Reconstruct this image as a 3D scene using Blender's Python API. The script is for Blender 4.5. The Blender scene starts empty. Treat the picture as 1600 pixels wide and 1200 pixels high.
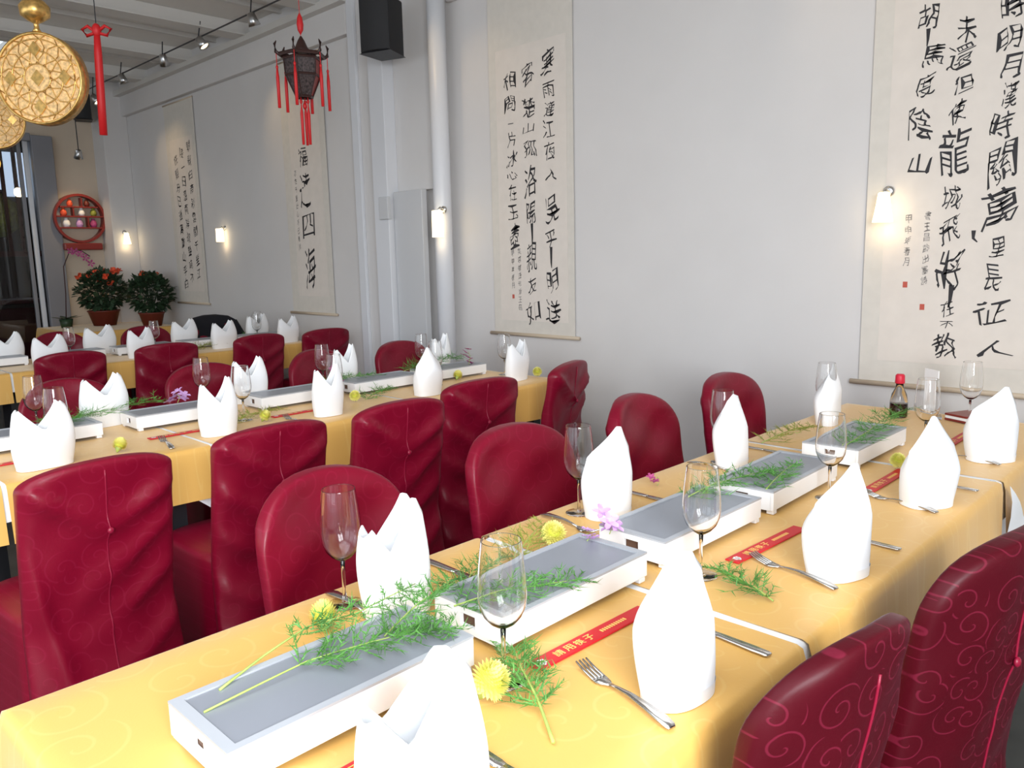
import bpy, bmesh, math, random
from mathutils import Vector, Matrix, Euler
PI = math.pi
R = math.radians
S = bpy.context.scene
COL = S.collection
rnd = random.Random(7)

# ------------------------------------------------------------------ camera, light, exposure
yaw, pit, roll = R(44.482), R(9.122), R(-1.2995)
fw = Vector((-math.sin(yaw)*math.cos(pit), math.cos(yaw)*math.cos(pit), -math.sin(pit)))
rt0 = Vector((math.cos(yaw), math.sin(yaw), 0)); up0 = rt0.cross(fw)
rt = rt0*math.cos(roll)+up0*math.sin(roll); up = up0*math.cos(roll)-rt0*math.sin(roll)
cam = bpy.data.cameras.new('camera'); cam.sensor_width = 36; cam.lens = 36*1239.14/1600; cam.clip_start = .02
co = bpy.data.objects.new('camera', cam); COL.objects.link(co)
co.matrix_world = Matrix(((rt.x, up.x, -fw.x, 0), (rt.y, up.y, -fw.y, 0), (rt.z, up.z, -fw.z, 1.37), (0, 0, 0, 1)))
S.camera = co
S.view_settings.view_transform = 'Standard'; S.view_settings.look = 'None'
S.view_settings.gamma = 1; S.view_settings.use_curve_mapping = False
S.view_settings.exposure = 0.0
w = bpy.data.worlds.new('daylight'); S.world = w; w.use_nodes = True
w.node_tree.nodes['Background'].inputs[0].default_value = (.80, .90, 1, 1)
w.node_tree.nodes['Background'].inputs[1].default_value = 1.3
def lamp(name, kind, loc, energy, color=(1, 1, 1), aim=None, **k):
    l = bpy.data.lights.new(name, kind); l.energy = energy; l.color = color
    for a, v in k.items(): setattr(l, a, v)
    o = bpy.data.objects.new(name, l); COL.objects.link(o); o.location = loc
    if aim is not None: o.rotation_euler = (Vector(aim)-Vector(loc)).to_track_quat('-Z', 'Y').to_euler()
    return o
# daylight through the glass roof over the front of the room, the windows behind the camera and the two beside it
for xx in (-1.50, .50):
    lamp('skylight_daylight', 'AREA', (xx, -1.05, 3.17), 46, (.93, .97, 1), (xx, -1.05, 0), shape='RECTANGLE', size=1.85, size_y=3.0)
for xx, pw in ((.35, 16), (-2.05, 14), (-4.45, 12), (-6.85, 8)):
    lamp('window_daylight', 'AREA', (xx, -2.86, 1.45), pw, (.92, .965, 1), (xx-.3, 3.5, -2.0), shape='RECTANGLE', size=1.9, size_y=1.9)
for yy in (-1.25, -.35):
    lamp('side_window_daylight', 'AREA', (1.45, yy, 1.75), 92, (.93, .97, 1), (-1.5, yy+.5, .0), shape='RECTANGLE', size=.72, size_y=1.45)

# ------------------------------------------------------------------ helpers
def tag(o, label=None, cat=None, group=None, kind=None):
    if label: o['label'] = label
    if cat: o['category'] = cat
    if group: o['group'] = group
    if kind: o['kind'] = kind
    return o
def empty(name, loc=(0, 0, 0), rz=0, label=None, cat=None, group=None):
    o = bpy.data.objects.new(name, None); COL.objects.link(o); o.empty_display_size = .05
    o.location = loc; o.rotation_euler = (0, 0, rz)
    return tag(o, label, cat, group)
def copy_tree(o, parent=None):
    c = o.copy(); COL.objects.link(c); c.parent = parent
    for ch in list(o.children): copy_tree(ch, c)
    return c
class MB:
    def __init__(s): s.v = []; s.f = []
    def add(s, vs, fs):
        n = len(s.v); s.v += [tuple(p) for p in vs]; s.f += [tuple(i+n for i in f) for f in fs]; return s
    def box(s, a, b):
        x0, y0, z0 = a; x1, y1, z1 = b
        return s.add([(x0,y0,z0),(x1,y0,z0),(x1,y1,z0),(x0,y1,z0),(x0,y0,z1),(x1,y0,z1),(x1,y1,z1),(x0,y1,z1)],
            [(0,3,2,1),(4,5,6,7),(0,1,5,4),(1,2,6,5),(2,3,7,6),(3,0,4,7)])
    def tube(s, pts, r, n=8, caps=True):
        pts = [Vector(p) for p in pts]; rs = r if hasattr(r, '__len__') else [r]*len(pts)
        rings = []; ref = None
        for i, p in enumerate(pts):
            t = (pts[min(i+1, len(pts)-1)]-pts[max(i-1, 0)]).normalized()
            if ref is None: ref = Vector((0, 0, 1)) if abs(t.z) < .9 else Vector((1, 0, 0))
            a = t.cross(ref).normalized(); b = t.cross(a); ref = -b if False else ref
            rings.append([p+(a*math.cos(2*PI*k/n)+b*math.sin(2*PI*k/n))*rs[i] for k in range(n)])
        return s.loft(rings, caps)
    def loft(s, rings, caps=True, closed=True):
        n = len(rings[0]); vs = [p for r in rings for p in r]; fs = []
        for i in range(len(rings)-1):
            for k in range(n if closed else n-1):
                k2 = (k+1) % n
                fs.append((i*n+k, i*n+k2, (i+1)*n+k2, (i+1)*n+k))
        if caps: fs.append(tuple(range(n-1, -1, -1))); fs.append(tuple((len(rings)-1)*n+k for k in range(n)))
        return s.add(vs, fs)
    def lathe(s, prof, n=24, c=(0, 0, 0), caps=False, sx=1, sy=1):
        rings = [[(c[0]+r*sx*math.cos(2*PI*k/n), c[1]+r*sy*math.sin(2*PI*k/n), c[2]+z) for k in range(n)] for r, z in prof]
        return s.loft(rings, caps)
    def sphere(s, c, r, n=10, m=6, sc=(1, 1, 1)):
        prof = [(max(r*math.sin(PI*i/m), 1e-5), -r*math.cos(PI*i/m)) for i in range(m+1)]
        rings = [[(c[0]+q*sc[0]*math.cos(2*PI*k/n), c[1]+q*sc[1]*math.sin(2*PI*k/n), c[2]+z*sc[2]) for k in range(n)] for q, z in prof]
        return s.loft(rings, False)
    def xf(s, M):
        s.v = [tuple(M @ Vector(p)) for p in s.v]; return s
    def mesh(s, name, smooth=False, bevel=0, merge=False):
        me = bpy.data.meshes.new(name); me.from_pydata(s.v, [], s.f)
        bm = bmesh.new(); bm.from_mesh(me)
        if merge: bmesh.ops.remove_doubles(bm, verts=bm.verts, dist=1e-5)
        if bevel: bmesh.ops.bevel(bm, geom=bm.edges[:], offset=bevel, segments=2, affect='EDGES', profile=.5)
        bmesh.ops.recalc_face_normals(bm, faces=bm.faces)
        bm.to_mesh(me); bm.free()
        if smooth:
            for p in me.polygons: p.use_smooth = True
        return me
    def build(s, name, m, parent=None, smooth=False, bevel=0, merge=False, loc=None):
        me = s.mesh(name, smooth, bevel, merge); me.materials.append(m)
        o = bpy.data.objects.new(name, me); COL.objects.link(o); o.parent = parent
        if loc: o.location = loc
        return o
def structure(o): o['kind'] = 'structure'; return o

# ------------------------------------------------------------------ materials
def nt(m): return m.node_tree.nodes, m.node_tree.links
def mat(name, col, rough=.5, metal=0, spec=.5, sheen=0, sheen_tint=(1, 1, 1), emit=None, estr=0, trans=0, ior=1.45, var=0, vscale=20, bump=0, bscale=200, alpha=1, coat=0):
    m = bpy.data.materials.new(name); m.use_nodes = True; N, L = nt(m); p = N['Principled BSDF']
    p.inputs['Base Color'].default_value = (*col, 1); p.inputs['Roughness'].default_value = rough
    p.inputs['Metallic'].default_value = metal; p.inputs['Specular IOR Level'].default_value = spec
    p.inputs['Sheen Weight'].default_value = sheen; p.inputs['Sheen Tint'].default_value = (*sheen_tint, 1)
    p.inputs['Sheen Roughness'].default_value = .35
    p.inputs['Transmission Weight'].default_value = trans; p.inputs['IOR'].default_value = ior
    p.inputs['Coat Weight'].default_value = coat
    if emit: p.inputs['Emission Color'].default_value = (*emit, 1); p.inputs['Emission Strength'].default_value = estr
    tc = N.new('ShaderNodeTexCoord')
    if var:
        n = N.new('ShaderNodeTexNoise'); n.inputs['Scale'].default_value = vscale; n.inputs['Detail'].default_value = 4
        L.new(tc.outputs['Object'], n.inputs['Vector'])
        r = N.new('ShaderNodeMapRange'); r.inputs[1].default_value = .3; r.inputs[2].default_value = .7
        r.inputs[3].default_value = 1-var; r.inputs[4].default_value = 1+var; L.new(n.outputs['Fac'], r.inputs[0])
        h = N.new('ShaderNodeHueSaturation'); h.inputs['Color'].default_value = (*col, 1); L.new(r.outputs[0], h.inputs['Value'])
        L.new(h.outputs[0], p.inputs['Base Color'])
    if bump:
        n = N.new('ShaderNodeTexNoise'); n.inputs['Scale'].default_value = bscale; n.inputs['Detail'].default_value = 3
        L.new(tc.outputs['Object'], n.inputs['Vector'])
        b = N.new('ShaderNodeBump'); b.inputs['Strength'].default_value = bump; b.inputs['Distance'].default_value = .002
        L.new(n.outputs['Fac'], b.inputs['Height']); L.new(b.outputs[0], p.inputs['Normal'])
    return m
def math_node(N, L, op, a, b=None, c=None):
    n = N.new('ShaderNodeMath'); n.operation = op
    for i, x in enumerate((a, b, c)):
        if x is None: continue
        if isinstance(x, (int, float)): n.inputs[i].default_value = x
        else: L.new(x, n.inputs[i])
    return n.outputs[0]
def damask(name, col, hi, rough, scale, amount, sheen=.25, tint=(1, .3, .5), axes=('Y', 'Z'), spec=.32):
    """woven cloth with tone-on-tone spiral scrolls, one curl per cell"""
    m = mat(name, col, rough, sheen=sheen, sheen_tint=tint); N, L = nt(m); p = N['Principled BSDF']
    tc = N.new('ShaderNodeTexCoord'); sp = N.new('ShaderNodeSeparateXYZ'); L.new(tc.outputs['Object'], sp.inputs[0])
    cb = N.new('ShaderNodeCombineXYZ'); L.new(sp.outputs[axes[0]], cb.inputs[0]); L.new(sp.outputs[axes[1]], cb.inputs[1])
    v = N.new('ShaderNodeTexVoronoi'); v.voronoi_dimensions = '2D'; v.inputs['Scale'].default_value = scale; v.inputs['Randomness'].default_value = .75
    L.new(cb.outputs[0], v.inputs['Vector'])
    sc = N.new('ShaderNodeVectorMath'); sc.operation = 'SCALE'; sc.inputs['Scale'].default_value = 1; L.new(cb.outputs[0], sc.inputs[0])
    d = N.new('ShaderNodeVectorMath'); d.operation = 'SUBTRACT'; L.new(sc.outputs[0], d.inputs[0]); L.new(v.outputs['Position'], d.inputs[1])
    s2 = N.new('ShaderNodeSeparateXYZ'); L.new(d.outputs[0], s2.inputs[0])
    ang = math_node(N, L, 'DIVIDE', math_node(N, L, 'ARCTAN2', s2.outputs[1], s2.outputs[0]), 2*PI)
    rr = math_node(N, L, 'MULTIPLY', v.outputs['Distance'], 2.6)
    sgn = N.new('ShaderNodeSeparateColor'); L.new(v.outputs['Color'], sgn.inputs[0])
    side = math_node(N, L, 'SUBTRACT', math_node(N, L, 'MULTIPLY', math_node(N, L, 'GREATER_THAN', sgn.outputs[0], .5), 2), 1)
    fr = math_node(N, L, 'FRACT', math_node(N, L, 'ADD', math_node(N, L, 'ADD', math_node(N, L, 'MULTIPLY', ang, side), rr), sgn.outputs[1]))
    dist = math_node(N, L, 'ABSOLUTE', math_node(N, L, 'SUBTRACT', fr, .5))
    line = N.new('ShaderNodeMapRange'); line.inputs[1].default_value = .085; line.inputs[2].default_value = .035; line.inputs[3].default_value = 0; line.inputs[4].default_value = 1
    L.new(dist, line.inputs[0])
    ins = math_node(N, L, 'LESS_THAN', v.outputs['Distance'], .62)
    f = math_node(N, L, 'MULTIPLY', math_node(N, L, 'MULTIPLY', line.outputs[0], ins), amount)
    mx = N.new('ShaderNodeMix'); mx.data_type = 'RGBA'; L.new(f, mx.inputs['Factor'])
    mx.inputs['A'].default_value = (*col, 1); mx.inputs['B'].default_value = (*hi, 1)
    L.new(mx.outputs['Result'], p.inputs['Base Color'])
    p.inputs['Specular IOR Level'].default_value = spec
    b = N.new('ShaderNodeBump'); b.inputs['Strength'].default_value = .15; b.inputs['Distance'].default_value = .001
    n = N.new('ShaderNodeTexNoise'); n.inputs['Scale'].default_value = 260; L.new(tc.outputs['Object'], n.inputs['Vector'])
    L.new(n.outputs['Fac'], b.inputs['Height']); L.new(b.outputs[0], p.inputs['Normal'])
    return m
M_red = damask('burgundy_satin', (.195, .0022, .018), (.25, .009, .036), .37, 13, .45, sheen=.02, spec=.38)
M_redscroll = damask('shaded_scroll_damask', (.062, .0009, .0055), (.15, .009, .026), .46, 17, .75, sheen=.03, spec=.26)  # same cover, base colour darkened for the shade on the near chair backs
M_seam = mat('seam_satin', (.24, .005, .028), .4)
M_gold = damask('gold_satin', (.78, .445, .115), (.82, .53, .17), .40, 9, .45, sheen=.35, tint=(1, .96, .85), axes=('X', 'Y'), spec=.6)
M_white = mat('white_linen', (.90, .905, .92), .8, bump=.12, bscale=350)
M_napkin = mat('napkin_paper', (.93, .935, .95), .85, bump=.06, bscale=300)
M_wall = mat('painted_wall', (.665, .645, .635), .65, var=.02, vscale=3)
M_wallwarm = mat('far_wall_paint', (.60, .50, .39), .7, var=.04, vscale=3)
M_pipe = mat('white_gloss_paint', (.70, .71, .74), .35)
M_board = mat('grey_board', (.58, .585, .60), .5)
M_ceil = mat('ceiling_panel', (.70, .67, .63), .6, var=.05, vscale=2)
M_beam = mat('ceiling_beam', (.62, .60, .57), .5)
M_floor = mat('dark_stone_floor', (.055, .055, .05), .45, var=.2, vscale=6)
M_dark = mat('dark_steel', (.03, .03, .035), .4)
M_table = mat('dark_table_wood', (.06, .035, .025), .5, var=.2, vscale=12)
M_warm = mat('white_enamel', (.90, .90, .91), .3)
M_plate = mat('grey_hotplate', (.27, .285, .325), .36, metal=.1, spec=.8, var=.03, vscale=6)
M_plate2 = mat('grey_rim', (.42, .435, .47), .4, spec=.6)
M_hole = mat('warmer_inside', (.12, .06, .035), .6)
M_glass = mat('clear_glass', (1, 1, 1), 0, trans=1, ior=1.45)
M_steel = mat('polished_steel', (.62, .61, .60), .2, metal=1)
M_sleeve = mat('red_paper', (.62, .012, .02), .45)
M_goldink = mat('gold_print', (.95, .62, .16), .4)
M_whiteink = mat('white_print', (.95, .88, .85), .5)
M_leaf = mat('feathery_green', (.085, .25, .045), .55, var=.35, vscale=25)
M_olive = mat('olive_green', (.26, .29, .045), .55, var=.3, vscale=25)
M_stem = mat('pale_green_stem', (.38, .50, .12), .5, var=.15, vscale=30)
M_mum = mat('yellow_petal', (.93, .88, .27), .6, var=.08, vscale=60)
M_mumheart = mat('lime_heart', (.75, .80, .12), .6)
M_lilac = mat('lilac_petal', (.62, .36, .68), .55, var=.15, vscale=60)
M_magenta = mat('magenta_petal', (.45, .07, .22), .55, var=.2, vscale=60)
M_paper = mat('scroll_paper', (.72, .66, .60), .85, var=.03, vscale=14)
M_mount = mat('scroll_silk_mount', (.67, .63, .57), .7, var=.03, vscale=20, bump=.05)
M_ink = mat('black_ink', (.022, .02, .024), .6, var=.35, vscale=18)
M_greyink = mat('thin_ink', (.24, .22, .21), .7, var=.3, vscale=40)
M_seal = mat('seal_ink', (.5, .1, .07), .7)
M_roller = mat('scroll_roller', (.55, .45, .34), .5)
M_black = mat('black_plastic', (.012, .012, .014), .45)
M_grille = mat('speaker_grille', (.02, .02, .022), .7, bump=.5, bscale=500)
M_lampglass = mat('lit_frosted_glass', (.95, .85, .65), .6, emit=(1, .80, .48), estr=3.2)
M_chrome = mat('brushed_metal', (.55, .55, .55), .3, metal=1)
M_goldmetal = mat('gilt_metal', (.80, .50, .16), .3, metal=.85, var=.3, vscale=45)
M_lantern = mat('glowing_gilt_paper', (.66, .44, .20), .5, emit=(1, .62, .26), estr=.22, var=.5, vscale=60)  # panels get part of their brightness from weak emission in the material
M_redsilk = mat('red_silk', (.55, .012, .015), .5)
M_lacquer = mat('dark_lacquer', (.035, .014, .012), .35)
M_redlacquer = mat('red_lacquer', (.22, .025, .02), .35)
M_lanternpane = mat('painted_lantern_glass', (.055, .04, .04), .4, var=.9, vscale=70)
M_pot = mat('red_brown_pot', (.16, .03, .02), .4)
M_orange = mat('orange_red_petal', (.85, .12, .05), .55, var=.25, vscale=40)
M_darkleaf = mat('dark_green_leaf', (.03, .06, .028), .45, var=.4, vscale=30)
M_jacket = mat('black_wool', (.008, .008, .012), .9)
M_soy = mat('soy_sauce', (.03, .008, .004), .2)
M_cap = mat('red_cap', (.65, .02, .05), .4)
M_bluewin = mat('window_light', (.5, .6, .8), .5, emit=(.62, .78, 1), estr=.75)
M_lamp2 = mat('amber_lamp_glass', (.9, .6, .2), .5, emit=(1, .62, .12), estr=1.0)
M_frame = mat('door_frame_paint', (.24, .24, .26), .4)
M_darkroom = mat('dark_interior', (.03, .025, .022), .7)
M_bars = mat('dark_red_wood', (.05, .012, .012), .5)

# ------------------------------------------------------------------ the room
W = 3.5
structure(MB().box((-13, -3, -.1), (1.9, 3.8, 0)).build('floor', M_floor))
structure(MB().box((-13, W, 0), (1.9, W+.15, 3.5)).build('wall_back', M_wall))
wr = MB()
for a, b in (((1.6, -3, 0), (1.75, W, .8)), ((1.6, -3, 2.65), (1.75, W, 3.5)), ((1.6, -3, .8), (1.75, -1.65, 2.65)), ((1.6, -.85, .8), (1.75, -.75, 2.65)), ((1.6, .05, .8), (1.75, W, 2.65))): wr.box(a, b)
structure(wr.build('wall_right', M_wall))
for i, (y0, y1) in enumerate(((-1.65, -.85), (-.75, .05))):
    f = MB()
    for a, b in (((1.62, y0, .8), (1.7, y0+.04, 2.65)), ((1.62, y1-.04, .8), (1.7, y1, 2.65)), ((1.62, y0+.04, .8), (1.7, y1-.04, .85)), ((1.62, y0+.04, 2.6), (1.7, y1-.04, 2.65))): f.box(a, b)
    structure(f.build('window_%d' % (i+1), M_pipe))
wn = MB(); wn.box((-13, -3.1, 0), (1.9, -3, .42)); wn.box((-13, -3.1, 2.82), (1.9, -3, 3.5))
for a, b in ((-13, -7.95), (-5.75, -5.55), (-3.35, -3.15), (-.95, -.75), (1.45, 1.9)): wn.box((a, -3.1, .42), (b, -3, 2.82))
structure(wn.build('wall_front', M_wall))
for i, x in enumerate((-6.85, -4.45, -2.05, .35)):
    f = MB(); a, b = x-1.1, x+1.1
    for p, q in (((a, -3.06, .42), (a+.07, -2.99, 2.82)), ((b-.07, -3.06, .42), (b, -2.99, 2.82)), ((a+.07, -3.06, .42), (b-.07, -2.99, .49)), ((a+.07, -3.06, 2.75), (b-.07, -2.99, 2.82)), ((x-.03, -3.06, .49), (x+.03, -2.99, 2.75))): f.box(p, q)
    structure(f.build('window_%d' % (i+4), M_pipe))
FX = -9.5
wf = MB()
for a, b in (((FX-.12, -3, 0), (FX, 1.55, 3.5)), ((FX-.12, 2.78, 0), (FX, W, 3.5)), ((FX-.12, 1.55, 2.70), (FX, 2.78, 3.5))): wf.box(a, b)
structure(wf.build('wall_far', M_wallwarm))
ce = MB()
for a, b in (((-13, -3, 3.3), (-9.35, W, 3.4)), ((-9.35, -3, 3.3), (-8.15, 1.0, 3.4)), ((-9.35, 2.25, 3.3), (-8.15, W, 3.4)), ((-8.15, -3, 3.3), (-2.6, W, 3.4)), ((-2.6, -3, 3.3), (1.9, -2.65, 3.4)), ((-2.6, .6, 3.3), (1.9, W, 3.4))): ce.box(a, b)
structure(ce.build('ceiling', M_ceil))
# ceiling beams running out from the scroll wall, each with a thin flange
for i, x in enumerate((-8.47, -7.43, -6.35, -5.3, -4.25, -3.2, -2.1, -1.0)):
    t = structure(MB().box((x-.05, -3, 3.2), (x+.05, W, 3.3)).build('trim_%d' % (i+1), M_beam, bevel=.006))
    MB().box((x-.09, -3, 3.19), (x+.09, W, 3.2)).build('flange', M_beam, t)
for i, x in enumerate((-8.95, -7.95, -6.9, -5.8, -4.8)):
    structure(MB().box((x-.02, -3, 3.265), (x+.02, W, 3.3)).build('trim_%d' % (i+21), M_beam))
structure(MB().box((FX, W-.055, 2.95), (-4.95, W, 3.3)).build('trim_41', M_wall, bevel=.006))      # fascia over the wall panels
structure(MB().box((-3.9, W-.04, 2.93), (1.6, W, 3.3)).build('trim_42', M_wall, bevel=.006))
structure(MB().box((FX, W-.12, 3.15), (-4.9, W-.055, 3.20)).build('trim_43', M_beam))
# pillar group between the scrolls
p1 = structure(MB().box((-4.95, W-.05, 0), (-4.58, W, 3.3)).build('trim_44', M_wall, bevel=.004))
MB().box((-4.91, W-.075, 0), (-4.83, W-.05, 3.3)).build('fillet', M_pipe, p1, bevel=.004)
structure(MB().box((-4.60, W-.14, 0), (-4.44, W, 3.3)).build('trim_45', M_pipe, bevel=.005))
pn = structure(MB().box((-4.43, W-.10, .05), (-4.13, W-.055, 1.82)).build('trim_46', M_board, bevel=.004))
MB().box((-4.52, W-.16, 1.64), (-4.42, W-.13, 1.79)).build('switch_plate', M_board, pn, bevel=.004)
structure(MB().box((-4.44, W-.05, 1.82), (-4.06, W, 3.3)).build('trim_47', M_wall, bevel=.004))
pi = structure(MB().lathe([(.057, 0), (.057, 3.3)], 28, (-3.90, W-.12, 0), True).build('trim_48', M_pipe, smooth=False))
for p in pi.data.polygons: p.use_smooth = len(p.vertices) == 4
structure(MB().box((FX, 3.24, 0), (FX+.32, W, 3.3)).build('trim_49', M_wall, bevel=.006))           # corner pilaster
structure(MB().box((-3.8, W-.018, 0), (1.6, W, .12)).build('baseboard_back', M_pipe, bevel=.004))

# doorway to the dark next room
dr = MB()
dr.box((FX-.02, 2.62, 0), (FX+.06, 2.82, 2.72)); 
structure(dr.build('trim_50', M_frame, bevel=.006))
structure(MB().box((FX-.02, 1.5, 2.66), (FX+.05, 2.62, 2.74)).build('trim_51', M_frame, bevel=.006))
dl = structure(MB().box((FX-.04, 2.555, 0), (FX+.0, 2.60, 2.66)).build('door_1', M_pipe, bevel=.004))
MB().box((FX-.05, 2.50, 0), (FX-.01, 2.535, 2.66)).build('stile', M_frame, dl, bevel=.004)
MB().box((FX-.035, 1.56, .05), (FX-.028, 2.50, 2.62)).build('pane', M_glass, dl)
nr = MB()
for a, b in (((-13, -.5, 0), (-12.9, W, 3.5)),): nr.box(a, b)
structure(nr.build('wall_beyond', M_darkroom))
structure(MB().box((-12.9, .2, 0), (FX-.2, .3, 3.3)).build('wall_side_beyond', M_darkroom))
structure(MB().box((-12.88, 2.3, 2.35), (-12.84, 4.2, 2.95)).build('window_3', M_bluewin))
scn = empty('barred_screen', (-10.6, 2.3, 0), 0, 'dark screen of upright bars seen through the doorway to the unlit room', 'screen')
for k in range(12):
    MB().box((-.02, -.75+k*.13, 1.55), (.02, -.715+k*.13, 2.9)).build('bar', M_bars, scn)
MB().box((-.03, -.78, 1.5), (.03, .80, 1.56)).build('bottom_rail', M_bars, scn)
MB().box((-.03, -.78, 2.9), (.03, .80, 2.96)).build('top_rail', M_bars, scn)
MB().box((-.03, -.78, 0), (.03, -.70, 1.5)).build('post', M_bars, scn)
MB().box((-.03, .72, 0), (.03, .80, 1.5)).build('post', M_bars, scn)

# ------------------------------------------------------------------ tables and cloths
def bend(o, r=.014):
    q = r*PI/2
    if o <= 0: return 0, 0
    if o < q: return r*math.sin(o/r), r*(1-math.cos(o/r))
    return r, r+(o-q)
def cloth(hx, hy, hang, seed, y0=True, y1=True, amp=.010):
    """cloth lying over a table top centred at the origin, hanging `hang` over the long sides (and over the open ends)"""
    rr = random.Random(seed); ph = [rr.uniform(0, 6) for _ in range(6)]
    def axis(h, e0, e1, step):
        a = []
        if e0: a += [-h-hang*k/7 for k in range(7, 0, -1)] + [-h-.011]
        n = max(4, int(2*h/step)); a += [-h+2*h*k/n for k in range(n+1)]
        if e1: a += [h+.011] + [h+hang*k/7 for k in range(1, 8)]
        return a
    xs = axis(hx, True, True, .06); ys = axis(hy, y0, y1, .025)
    vs = []
    for y in ys:
        for x in xs:
            ox, oy = abs(x)-hx, abs(y)-hy
            sx, sy = math.copysign(1, x), math.copysign(1, y)
            bx, zx = bend(ox); by, zy = bend(oy)
            z = -max(zx, zy); px = sx*(min(abs(x), hx)+bx); py = sy*(min(abs(y), hy)+by)
            d = max(0, -z)/hang
            wv = math.sin(py*17+ph[0])*.55+math.sin(py*31+ph[1])*.3+math.sin(py*7+ph[2])*.5
            wx = math.sin(px*19+ph[3])*.6+math.sin(px*33+ph[4])*.3
            if ox > 0: px += sx*amp*d*(1.7+wv)
            if oy > 0: py += sy*amp*d*(1.7+wx)
            if ox > 0 and oy > 0: px += sx*.012*d; py += sy*.012*d
            if ox <= 0 and oy <= 0: z += .0006*math.sin(x*23+y*9+ph[5])
            vs.append((px, py, z))
    n = len(xs); mb = MB()
    mb.add(vs, [(j*n+i, j*n+i+1, (j+1)*n+i+1, (j+1)*n+i) for j in range(len(ys)-1) for i in range(n-1)])
    return mb
def table(x0, x1, y0, y1, row, which, e0, e1, seed):
    cx, cy = (x0+x1)/2, (y0+y1)/2; hx, hy = (x1-x0)/2, (y1-y0)/2
    if row == 'plant': lt, lu, lg, gt = 'small corner table carrying the potted plants before the far wall', 'white underlay cloth on the corner table with the plants', 'gold satin tablecloth on the corner table under the potted plants', None
    else: lt, lu, lg, gt = f'{which} table of the {row} row, its dark legs under gold cloth', f'white underlay cloth beneath the gold cloth, {which} table, {row} row', f'gold satin tablecloth on the {which} table of the {row} row', 'tables of the '+row+' row'
    t = empty('dining_table', (cx, cy, 0), 0, lt, 'table', gt)
    MB().box((-hx+.02, -hy+.015, .715), (hx-.02, hy-.015, .742)).build('tabletop', M_table, t)
    MB().box((-hx+.06, -hy+.06, .66), (hx-.06, hy-.06, .715)).build('apron', M_table, t)
    for sx in (-1, 1):
        for sy in (-1, 1): MB().box((sx*(hx-.09)-.025, sy*(hy-.1)-.025, 0), (sx*(hx-.09)+.025, sy*(hy-.1)+.025, .66)).build('leg', M_dark, t)
    ua, ub = y0+(.012 if e0 else -.0062), y1-(.012 if e1 else -.0062)
    u = cloth(hx-.008, (ub-ua)/2, .120, seed+50, False, False, .003).build('white_underlay', M_white, None, smooth=True, loc=(cx, (ua+ub)/2, .7485))
    tag(u, lu, 'tablecloth', 'white underlay cloths')
    g = cloth(hx, hy-.004, .235 if row == 'front' else .185, seed, e0, e1).build('gold_tablecloth', M_gold, None, smooth=True, loc=(cx, cy, .75))
    tag(g, lg, 'tablecloth', 'gold tablecloths')
    return u
def flap(parent, pts):
    """a corner of the white underlay hanging out below the gold cloth; pts in world space"""
    o = parent.location; n = 7; a, b, c = [Vector(p)-o for p in pts]; mb = MB(); vs = []; idx = {}
    for i in range(n+1):
        for j in range(n+1-i):
            q = a+(b-a)*i/n+(c-a)*j/n; q.x += .006*math.sin(i*1.3+j*.9)
            idx[i, j] = len(vs); vs.append(q)
    fs = []
    for i in range(n):
        for j in range(n-i):
            fs.append((idx[i, j], idx[i+1, j], idx[i, j+1]))
            if j < n-i-1: fs.append((idx[i+1, j], idx[i+1, j+1], idx[i, j+1]))
    mb.add(vs, fs); mb.build('hanging_corner', M_white, parent, smooth=True)
T1 = (-1.25, -.51); T2 = (-3.40, -2.63); T3 = (-6.17, -5.42)
table(*T1, .235, 1.158, 'front', 'first', True, False, 1)
u = table(*T1, 1.170, 2.355, 'front', 'middle', False, False, 2)
u2 = table(*T1, 2.367, 3.22, 'front', 'last', False, True, 3)
flap(u2, [(-.478, 2.34, .748), (-.455, 2.30, .46), (-.462, 2.60, .545)])
table(*T2, -.6, .55, 'middle', 'first', True, False, 4)
u3 = table(*T2, .555, 1.18, 'middle', 'second', False, False, 5)
flap(u3, [(-2.612, 1.10, .58), (-2.605, 1.30, .57), (-2.60, 1.23, .47)])
u4 = table(*T2, 1.185, 2.15, 'middle', 'third', False, False, 6)
table(*T2, 2.155, 3.02, 'middle', 'last', False, True, 7)
table(*T3, -.3, 1.25, 'rear', 'first', True, False, 8)
table(*T3, 1.255, 2.30, 'rear', 'middle', False, False, 9)
table(*T3, 2.305, 3.3, 'rear', 'last', False, True, 10)
table(-9.3, -8.15, 2.45, 3.42, 'plant', 'corner', True, True, 11)

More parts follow.
